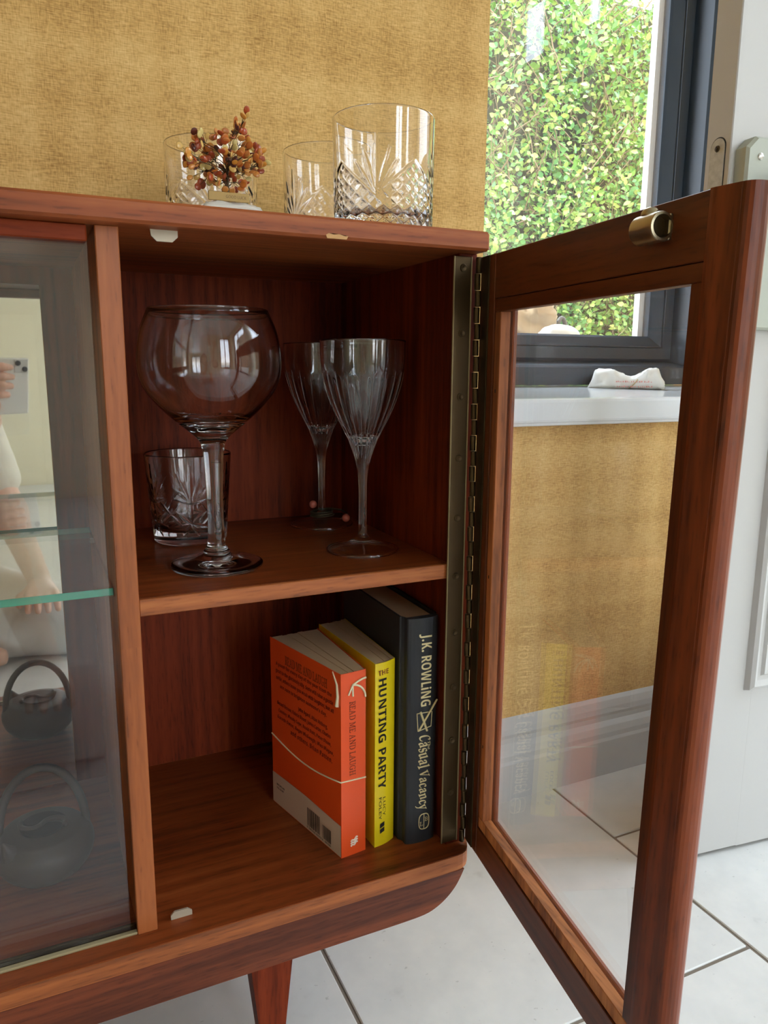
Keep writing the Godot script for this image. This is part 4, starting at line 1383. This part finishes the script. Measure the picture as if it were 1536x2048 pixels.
func burner() -> void:
	var c := Vector3(-0.3725, 0.0006, -0.125)
	var k := thing("incense_pot", "small dark ceramic pot with yin-yang cut-outs and arched handle, behind the sliding glass", "pot", c)
	var clay := plain(Color8(66, 58, 52), 0.55)
	var b := MB.new()
	b.lathe(smoothed([Vector2(0, 0), Vector2(0.022, 0.0), Vector2(0.034, 0.006), Vector2(0.0420, 0.016), Vector2(0.0450, 0.027), Vector2(0.0435, 0.0365), Vector2(0.0380, 0.0435), Vector2(0.0310, 0.0470), Vector2(0.0, 0.0498)], 4), 48, c, Basis.IDENTITY, 9.0)
	b.tube(PackedVector3Array([c + Vector3(-0.024, 0.034, 0.022), c + Vector3(-0.031, 0.046, 0.026), c + Vector3(-0.034, 0.055, 0.027)]), PackedFloat32Array([0.012, 0.006, 0.0012]), 10)
	obj("body", b, clay, k)
	# two drop-shaped cut-outs divided by an S-shaped bridge
	for s in [1.0, -1.0]:
		var poly := PackedVector2Array()
		for i in 13:
			var a := PI * i / 12.0
			poly.append(Vector2(cos(a), sin(a)) * 0.0225)
		for i in range(1, 12):
			var a := PI * i / 12.0
			poly.append(Vector2(-0.01125 - 0.01125 * cos(a), 0.01125 * sin(a) * 0.85 + 0.0025))
		for i in range(1, 12):
			var a := PI * i / 12.0
			poly.append(Vector2(0.01125 - 0.01125 * cos(a), -0.01125 * sin(a) * 0.6 + 0.0025))
		for i in poly.size():
			var q := poly[i].rotated(0.5 + (0.0 if s > 0 else PI)) * 0.92
			poly[i] = Vector2(c.x + q.x, c.z + q.y)
		b = MB.new()
		b.prism(poly, 1, c.y + 0.0440, c.y + 0.0502)
		obj("cut_out", b, M.dark, k)
	b = MB.new()
	var ridge := PackedVector3Array()
	for i in 25:
		var a := TAU * i / 24.0
		var q := Vector2(-0.01125 - 0.01125 * cos(a), 0.01125 * sin(a)) if i <= 12 else Vector2(0.01125 - 0.01125 * cos(a - PI), -0.01125 * sin(a - PI))
		q = q.rotated(0.5) * 0.95
		ridge.append(c + Vector3(q.x, 0.0500, q.y))
	b.tube(ridge, PackedFloat32Array([0.0026]), 8)
	obj("bridge", b, clay, k)
	b = MB.new()
	var path := PackedVector3Array()
	var rad := PackedFloat32Array()
	for i in 21:
		var a := PI * (i / 20.0 * 1.16 - 0.08)
		path.append(c + Vector3(0.0385 * cos(a), 0.040 + 0.062 * sin(a), -0.006 - 0.006 * sin(a)))
		rad.append(0.0040)
	b.tube(path, rad, 10)
	obj("arched_handle", b, clay, k)


func sill_bag() -> void:
	var c := Vector3(0.690, 0.4436, -0.542)
	var k := thing("paper_bag", "crumpled white paper bag with faint red print, tied with a band, on the sill", "bag", c)
	var n := FastNoiseLite.new()
	n.seed = 8
	n.frequency = 9.0
	n.fractal_octaves = 3
	var rows := []
	for j in 25:
		var u := j / 24.0
		var row := PackedVector3Array()
		var waist := 1.0 - 0.42 * exp(-pow((u - 0.56) / 0.16, 2.0))
		var hgt := (0.033 * smoothstep(0.0, 0.10, u) * waist + 0.002 * smoothstep(0.6, 0.85, u)) * (1.0 - smoothstep(0.90, 1.0, u) * 0.75) + 0.002
		var dep := 0.036 * (0.75 + 0.25 * waist) * (0.55 + 0.45 * smoothstep(0.0, 0.12, u))
		for i in 24:
			var a := TAU * i / 24.0
			var p := Vector3((u - 0.5) * 0.138, maxf(0.0, hgt * (0.5 + 0.56 * signf(sin(a)) * pow(absf(sin(a)), 0.7))), dep * signf(cos(a)) * pow(absf(cos(a)), 0.7))
			var w := n.get_noise_3d(p.x * 6.0, p.y * 8.0, p.z * 6.0) * 0.007
			p += Vector3(w * 0.6, maxf(-p.y, w * 0.8) if p.y > 0.002 else 0.0, w)
			row.append(c + p)
		rows.append(row)
	var b := MB.new()
	for end in [0, rows.size() - 1]:
		var mid := Vector3.ZERO
		for q in rows[end]:
			mid += q / 24.0
		var e := PackedVector3Array()
		for i in 24:
			e.append(mid)
		if end == 0:
			rows.push_front(e)
		else:
			rows.append(e)
	b.grid(rows)
	obj("bag_body", b, plain(Color8(240, 238, 230), 0.6), k)
	b = MB.new()
	var path := PackedVector3Array()
	for i in 25:
		var a := TAU * i / 24.0
		path.append(c + Vector3(0.012 + 0.010 * sin(a) + 0.004 * cos(a), maxf(0.001, 0.0105 + 0.0125 * sin(a)), 0.037 * cos(a)))
	b.tube(path, PackedFloat32Array([0.0011]), 6)
	obj("rubber_band", b, plain(Color8(176, 158, 108), 0.6), k)
	b = MB.new()
	rng.seed = 12
	for row in [[0.0135, -0.018, 0.046], [0.0045, -0.016, 0.048]]:
		var x: float = row[1]
		while x < row[2]:
			var w := rng.randf_range(0.0012, 0.0030)
			b.box(c + Vector3(x, row[0] - 0.0014, 0.0368), c + Vector3(x + w, row[0] + rng.randf_range(0.0, 0.0018), 0.0376), 0.0)
			x += w + rng.randf_range(0.0008, 0.0035)
	obj("red_print", b, plain(Color8(224, 150, 140), 0.7), k)
	k.rotation.y = -0.72


# ---------- the photographer, seen in the cabinet's mirror ----------
class Blob:
	var lo: Vector3
	var c: float
	var n: Vector3i
	var f := PackedFloat32Array()

	func _init(a: Vector3, b: Vector3, cell: float) -> void:
		lo = a
		c = cell
		n = Vector3i(((b - a) / cell).ceil()) + Vector3i.ONE
		f.resize(n.x * n.y * n.z)
		f.fill(1.0)

	func bone(a: Vector3, b: Vector3, ra: float, rb: float, k := 0.02) -> void:      # a tapered capsule, joined on smoothly
		var r := maxf(ra, rb) + k * 2.0 + c
		var p0 := Vector3i(((a.min(b) - Vector3.ONE * r - lo) / c).floor()).clamp(Vector3i.ZERO, n - Vector3i.ONE)
		var p1 := Vector3i(((a.max(b) + Vector3.ONE * r - lo) / c).ceil()).clamp(Vector3i.ZERO, n - Vector3i.ONE)
		var ab := b - a
		var l2 := maxf(ab.length_squared(), 1e-9)
		for z in range(p0.z, p1.z + 1):
			for y in range(p0.y, p1.y + 1):
				var at := (z * n.y + y) * n.x
				for x in range(p0.x, p1.x + 1):
					var p := lo + Vector3(x, y, z) * c
					var u := clampf((p - a).dot(ab) / l2, 0.0, 1.0)
					var d := p.distance_to(a + ab * u) - lerpf(ra, rb, u)
					var h := maxf(k - absf(d - f[at + x]), 0.0) / k
					f[at + x] = minf(d, f[at + x]) - h * h * k * 0.25

	func cut_below(y0: float) -> void:
		for z in n.z:
			for y in n.y:
				for x in n.x:
					var i := (z * n.y + y) * n.x + x
					f[i] = maxf(f[i], y0 - (lo.y + y * c))

	func into(b: MB) -> void:      # surface nets
		var at := {}
		var from := b.t.size()
		var st := [1, n.x, n.x * n.y]
		for z in n.z - 1:
			for y in n.y - 1:
				for x in n.x - 1:
					var i: int = (z * n.y + y) * n.x + x
					var inside := 0
					for k in 8:
						if f[i + (k & 1) + (n.x if k & 2 else 0) + (st[2] if k & 4 else 0)] < 0.0:
							inside += 1
					if inside == 0 or inside == 8:
						continue
					var sum := Vector3.ZERO
					var m := 0
					for k in 8:
						for ax in 3:
							if k & (1 << ax):
								continue
							var k2: int = k | (1 << ax)
							var fa := f[i + (k & 1) + (n.x if k & 2 else 0) + (st[2] if k & 4 else 0)]
							var fb := f[i + (k2 & 1) + (n.x if k2 & 2 else 0) + (st[2] if k2 & 4 else 0)]
							if (fa < 0.0) != (fb < 0.0):
								var q := Vector3(k & 1, (k >> 1) & 1, (k >> 2) & 1)
								q[ax] += fa / (fa - fb)
								sum += q
								m += 1
					at[i] = b.v.size()
					b.v.append(lo + (Vector3(x, y, z) + sum / m) * c)
		for i in at:
			var x: int = i % n.x
			var y: int = (i / n.x) % n.y
			var z: int = i / st[2]
			for ax in 3:
				var u := (ax + 1) % 3
				var w := (ax + 2) % 3
				if [x, y, z][u] == 0 or [x, y, z][w] == 0:
					continue
				if (f[i] < 0.0) == (f[i + st[ax]] < 0.0):
					continue
				var q := [i, i - st[u], i - st[u] - st[w], i - st[w]]
				if not (at.has(q[1]) and at.has(q[2]) and at.has(q[3])):
					continue
				var o := [at[q[0]], at[q[1]], at[q[2]], at[q[3]]]
				if f[i] < 0.0:
					b.t.append_array(PackedInt32Array([o[0], o[1], o[2], o[0], o[2], o[3]]))
				else:
					b.t.append_array(PackedInt32Array([o[0], o[2], o[1], o[0], o[3], o[2]]))
		b.fix(from)


func person(C: Vector3, rt: Vector3, up: Vector3, fw: Vector3) -> void:
	# sits cross-legged on the floor behind the lens; the left hand holds the telephone
	var at := func(r: float, u: float, f: float) -> Vector3:
		return C + rt * r + up * u + fw * f
	var k := thing("person", "person sitting cross-legged in white clothes, raising a telephone, seen only in the cabinet mirror", "person", Vector3(-0.65, -FY, 0.95))
	var o := Vector3(-0.13, 0, 0)      # sits a little to the left of the lens
	var hip := Vector3(-0.65, -0.095, 1.02)
	var hL := Vector3(-0.73, -0.10, 1.00)
	var hR := Vector3(-0.57, -0.10, 1.00)
	var kL := Vector3(-0.97, -0.122, 0.76)
	var kR := Vector3(-0.30, -0.118, 0.73)
	var aL := Vector3(-0.57, -0.158, 0.70)
	var aR := Vector3(-0.70, -0.158, 0.77)
	var sL := Vector3(-0.805, 0.335, 1.05)
	var sR := Vector3(-0.495, 0.345, 1.03)
	var eL := Vector3(-0.575, 0.105, 0.86)
	var eR := Vector3(-0.42, 0.11, 0.95)
	var wL: Vector3 = at.call(-0.066, -0.122, -0.020)
	var wR := Vector3(-0.36, -0.030, 0.76)
	# body: torso, neck, arms, lower legs and feet
	var f := Blob.new(Vector3(-1.08, -FY - 0.02, 0.52), Vector3(-0.20, 0.50, 1.22), 0.0125)
	f.bone(hip, Vector3(-0.52, 0.06, 1.06) + o, 0.115, 0.105)
	f.bone(Vector3(-0.52, 0.06, 1.06) + o, Vector3(-0.52, 0.25, 1.06) + o, 0.105, 0.115, 0.05)
	f.bone(Vector3(-0.585, 0.29, 1.06) + o, Vector3(-0.455, 0.29, 1.06) + o, 0.075, 0.075, 0.05)
	f.bone(Vector3(-0.52, 0.36, 1.05) + o, Vector3(-0.515, 0.46, 1.02) + o, 0.052, 0.047, 0.04)
	for q in [[hL, kL, 0.085, 0.058], [hR, kR, 0.085, 0.058], [kL, aL, 0.054, 0.035], [kR, aR, 0.054, 0.035], [sL, eL, 0.052, 0.040], [sR, eR, 0.052, 0.040], [eL, wL, 0.040, 0.026], [eR, wR, 0.040, 0.026],
			[aL, Vector3(-0.33, -0.168, 0.665) + o, 0.034, 0.024], [aR, Vector3(-0.69, -0.168, 0.735) + o, 0.034, 0.024]]:
		f.bone(q[0], q[1], q[2], q[3], 0.03)
	f.cut_below(-FY + 0.001)
	var b := MB.new()
	f.into(b)
	# head
	var H := Vector3(-0.625, 0.560, 0.995)
	var F := (C - Vector3(0.02, 0.03, 0) - H).normalized()
	var R := F.cross(Vector3.UP).normalized()
	var U := R.cross(F)
	f = Blob.new(H - Vector3.ONE * 0.155, H + Vector3.ONE * 0.145, 0.0055)
	f.bone(H + U * 0.032 - F * 0.014, H + U * 0.036 + F * 0.012, 0.084, 0.078)
	f.bone(H - U * 0.050 + F * 0.040, H - U * 0.058 + F * 0.052, 0.046, 0.034, 0.05)
	f.bone(H - U * 0.02, H - U * 0.12 - F * 0.045, 0.052, 0.047, 0.04)
	f.bone(H + U * 0.012 + F * 0.086, H - U * 0.018 + F * 0.104, 0.007, 0.010, 0.014)
	f.bone(H - U * 0.022 + F * 0.092 - R * 0.010, H - U * 0.022 + F * 0.092 + R * 0.010, 0.007, 0.007, 0.008)
	for q in [0.0, 1.0]:
		f.bone(H - U * (0.046 + 0.010 * q) + F * 0.083 - R * 0.018, H - U * (0.045 + 0.010 * q) + F * 0.083 + R * 0.018, 0.0055, 0.0055, 0.005)
	for sg in [-1.0, 1.0]:
		f.bone(H + U * 0.026 + F * 0.076 + R * sg * 0.016, H + U * 0.026 + F * 0.066 + R * sg * 0.045, 0.008, 0.007, 0.012)
		f.bone(H + U * 0.012 - F * 0.012 + R * sg * 0.082, H - U * 0.026 - F * 0.006 + R * sg * 0.078, 0.014, 0.009, 0.008)
		f.bone(H - U * 0.012 + F * 0.062 + R * sg * 0.036, H - U * 0.03 + F * 0.05 + R * sg * 0.04, 0.020, 0.018, 0.03)
	f.into(b)
	# left hand round the edge of the telephone, right hand resting on the knee
	f = Blob.new(at.call(-0.075, -0.055, -0.01) - Vector3.ONE * 0.10, at.call(-0.055, -0.045, -0.01) + Vector3.ONE * 0.085, 0.0035)
	f.bone(wL, at.call(-0.0700, -0.085, -0.020), 0.025, 0.020, 0.02)
	for i in 4:
		var y: float = [-0.002, -0.022, -0.041, -0.059][i]
		var l: float = [0.92, 1.0, 0.96, 0.80][i]
		f.bone(at.call(-0.0700, -0.085, -0.020), at.call(-0.0740, y - 0.006, -0.018), 0.018, 0.0105, 0.016)
		f.bone(at.call(-0.0740, y - 0.006, -0.018), at.call(-0.0705, y - 0.002, 0.006), 0.0098, 0.0088, 0.004)
		f.bone(at.call(-0.0705, y - 0.002, 0.006), at.call(-0.0705 + 0.022 * l, y - 0.002, 0.0068), 0.0086, 0.0080, 0.004)
		f.bone(at.call(-0.0705 + 0.022 * l, y - 0.002, 0.0068), at.call(-0.0705 + 0.042 * l, y - 0.004, 0.0040), 0.0079, 0.0066, 0.004)
	f.bone(at.call(-0.0700, -0.088, -0.022), at.call(-0.0560, -0.062, -0.030), 0.015, 0.0125, 0.012)
	f.bone(at.call(-0.0560, -0.062, -0.030), at.call(-0.0360, -0.042, -0.0245), 0.0110, 0.0085, 0.004)
	f.into(b)
	f = Blob.new(wR + Vector3(-0.09, -0.07, -0.17), wR + Vector3(0.09, 0.06, 0.04), 0.004)
	f.bone(wR, wR + Vector3(0.004, -0.012, -0.06), 0.025, 0.022, 0.02)
	for i in 4:
		var x := -0.026 + 0.018 * i
		var l: float = [0.82, 0.96, 1.0, 0.9][i]
		f.bone(wR + Vector3(x * 0.5, -0.008, -0.03), wR + Vector3(x, -0.006, -0.078), 0.016, 0.0105, 0.014)
		f.bone(wR + Vector3(x, -0.006, -0.078), wR + Vector3(x * 1.1, -0.012, -0.078 - 0.034 * l), 0.0096, 0.0086, 0.004)
		f.bone(wR + Vector3(x * 1.1, -0.012, -0.078 - 0.034 * l), wR + Vector3(x * 1.15, -0.030, -0.078 - 0.058 * l), 0.0085, 0.0068, 0.004)
	f.bone(wR + Vector3(-0.018, -0.008, -0.022), wR + Vector3(-0.044, -0.016, -0.056), 0.014, 0.0105, 0.010)
	f.bone(wR + Vector3(-0.044, -0.016, -0.056), wR + Vector3(-0.047, -0.026, -0.086), 0.0104, 0.0080, 0.004)
	f.into(b)
	obj("body", b, M.skin, k)
	# clothes
	f = Blob.new(Vector3(-1.10, -FY - 0.02, 0.58), Vector3(-0.17, 0.10, 1.22), 0.0125)
	f.bone(hip + Vector3(0, 0.05, 0.0), hip, 0.125, 0.132)
	for q in [[hL, kL, 0.104, 0.074], [hR, kR, 0.104, 0.074], [kL, kL.lerp(aL, 0.86), 0.072, 0.056], [kR, kR.lerp(aR, 0.86), 0.072, 0.056]]:
		f.bone(q[0], q[1], q[2], q[3], 0.04)
	var nz := FastNoiseLite.new()      # creases
	nz.seed = 6
	nz.frequency = 7.0
	for i in f.f.size():
		var q := f.lo + Vector3(i % f.n.x, (i / f.n.x) % f.n.y, i / (f.n.x * f.n.y)) * f.c
		f.f[i] += 0.009 * (absf(nz.get_noise_3d(q.x * 0.8, q.y * 2.0, q.z * 1.3)) - 0.3)
	f.cut_below(-FY + 0.001)
	b = MB.new()
	f.into(b)
	obj("trousers", b, M.linen, k)
	f = Blob.new(Vector3(-0.95, -0.14, 0.74), Vector3(-0.28, 0.47, 1.24), 0.0125)
	f.bone(hip + Vector3(0, 0.06, 0.02), Vector3(-0.52, 0.08, 1.06) + o, 0.136, 0.124)
	f.bone(Vector3(-0.52, 0.08, 1.06) + o, Vector3(-0.52, 0.25, 1.06) + o, 0.124, 0.130, 0.05)
	f.bone(Vector3(-0.590, 0.295, 1.06) + o, Vector3(-0.450, 0.295, 1.06) + o, 0.088, 0.088, 0.05)
	f.bone(Vector3(-0.52, 0.34, 1.055) + o, Vector3(-0.52, 0.385, 1.05) + o, 0.080, 0.066, 0.04)
	for q in [[sL, sL.lerp(eL, 0.62), 0.066, 0.062], [sR, sR.lerp(eR, 0.62), 0.066, 0.062]]:
		f.bone(q[0], q[1], q[2], q[3], 0.03)
	for i in f.f.size():
		var q := f.lo + Vector3(i % f.n.x, (i / f.n.x) % f.n.y, i / (f.n.x * f.n.y)) * f.c
		f.f[i] += 0.007 * (absf(nz.get_noise_3d(q.x, q.y * 1.2, q.z)) - 0.3)
	b = MB.new()
	f.into(b)
	obj("loose_top", b, plain(Color8(226, 216, 196), 0.85), k)
	f = Blob.new(H - Vector3.ONE * 0.17, H + Vector3.ONE * 0.16, 0.0065)
	f.bone(H + U * 0.044 - F * 0.024, H + U * 0.058 + F * 0.010, 0.090, 0.076)
	f.bone(H + U * 0.01 - F * 0.045, H - U * 0.09 - F * 0.06, 0.078, 0.055, 0.05)
	for sg in [-1.0, 1.0]:
		f.bone(H + U * 0.05 + R * sg * 0.060 + F * 0.01, H - U * 0.07 + R * sg * 0.076 - F * 0.03, 0.036, 0.026, 0.03)
	b = MB.new()
	f.into(b)
	obj("hair", b, plain(Color8(74, 52, 36), 0.6), k)
	for sg in [-1.0, 1.0]:
		b = MB.new()
		b.ball(H + U * 0.010 + F * 0.0725 + R * sg * 0.031, Vector3.ONE * 0.0118, 14, 10)
		var eye := obj("eye", b, plain(Color8(236, 232, 226), 0.2), k)
		b = MB.new()
		b.ball(H + U * 0.009 + F * 0.0805 + R * sg * 0.031, Vector3.ONE * 0.0056, 12, 8)
		obj("iris", b, plain(Color8(70, 58, 44), 0.2), eye)
	# the telephone
	var ph := thing("telephone", "pale slim telephone held up in the sitting person's left hand, seen in the mirror", "phone", at.call(-0.0210, -0.0480, -0.0085))
	b = MB.new()
	var tf := Transform3D(Basis(rt, up, -fw), org)
	b.box(Vector3(-0.0315, -0.0590, -0.0040), Vector3(0.0315, 0.0590, 0.0030), 0.0022, tf)
	obj("case", b, plain(Color8(232, 228, 218), 0.35), ph)
	b = MB.new()
	b.box(Vector3(-0.0295, -0.0570, 0.0031), Vector3(0.0295, 0.0570, 0.0040), 0.0004, tf)
	obj("screen", b, M.dark, ph)
	b = MB.new()
	b.box(Vector3(0.0010, 0.0290, -0.0052), Vector3(0.0290, 0.0565, -0.0039), 0.0012, tf)
	obj("lens_plate", b, plain(Color8(206, 202, 194), 0.3), ph)
	for q in [Vector2(0.0222, 0.0365), Vector2(0.0078, 0.0490)]:
		b = MB.new()
		b.lathe(PackedVector2Array([Vector2(0, 0), Vector2(0.0056, 0), Vector2(0.0056, 0.0012), Vector2(0.0046, 0.0016), Vector2(0.0042, 0.0008), Vector2(0, 0.0008)]), 20, tf * Vector3(q.x, q.y, -0.0052), Basis(rt, fw, up))
		obj("lens_ring", b, M.dark, ph)


func _ready() -> void:
	# camera, sky, exposure
	var cam := Camera3D.new()
	cam.name = "camera"
	var yaw := 0.4353
	var pitch := 0.1893
	var roll := 0.0065
	var fwd := Vector3(sin(yaw) * cos(pitch), -sin(pitch), -cos(yaw) * cos(pitch))
	var right := Vector3(cos(yaw), 0, sin(yaw))
	var up := right.cross(fwd)
	var r2 := right * cos(roll) + up * sin(roll)
	var u2 := up * cos(roll) - right * sin(roll)
	cam.transform = Transform3D(Basis(r2, u2, -fwd), Vector3(-0.3558, 0.4824 + FY, 0.6088))
	cam.fov = rad_to_deg(2.0 * atan(1024.0 / 1520.96))
	cam.near = 0.02
	add_child(cam)
	var env := Environment.new()
	env.background_mode = Environment.BG_SKY
	var sky := Sky.new()
	var sm := ProceduralSkyMaterial.new()
	sm.sky_top_color = Color8(206, 222, 240)
	sm.sky_horizon_color = Color8(244, 246, 248)
	sm.ground_bottom_color = Color8(170, 168, 160)
	sm.ground_horizon_color = Color8(220, 220, 216)
	sky.sky_material = sm
	env.sky = sky
	env.background_energy_multiplier = 1.0
	env.tonemap_mode = Environment.TONE_MAPPER_LINEAR
	env.tonemap_exposure = 11.5
	env.sdfgi_enabled = true
	env.ssao_enabled = true
	env.ssil_enabled = true
	var we := WorldEnvironment.new()
	we.name = "world_environment"
	we.environment = env
	add_child(we)
	materials()
	room()
	garden()
	cabinet()
	balloon_glass()
	wine_glasses()
	tumblers()
	books()
	gem_tree()
	bracelet()
	burner()
	sill_bag()
	person(Vector3(-0.3558, 0.4824, 0.6088), r2, u2, fwd)
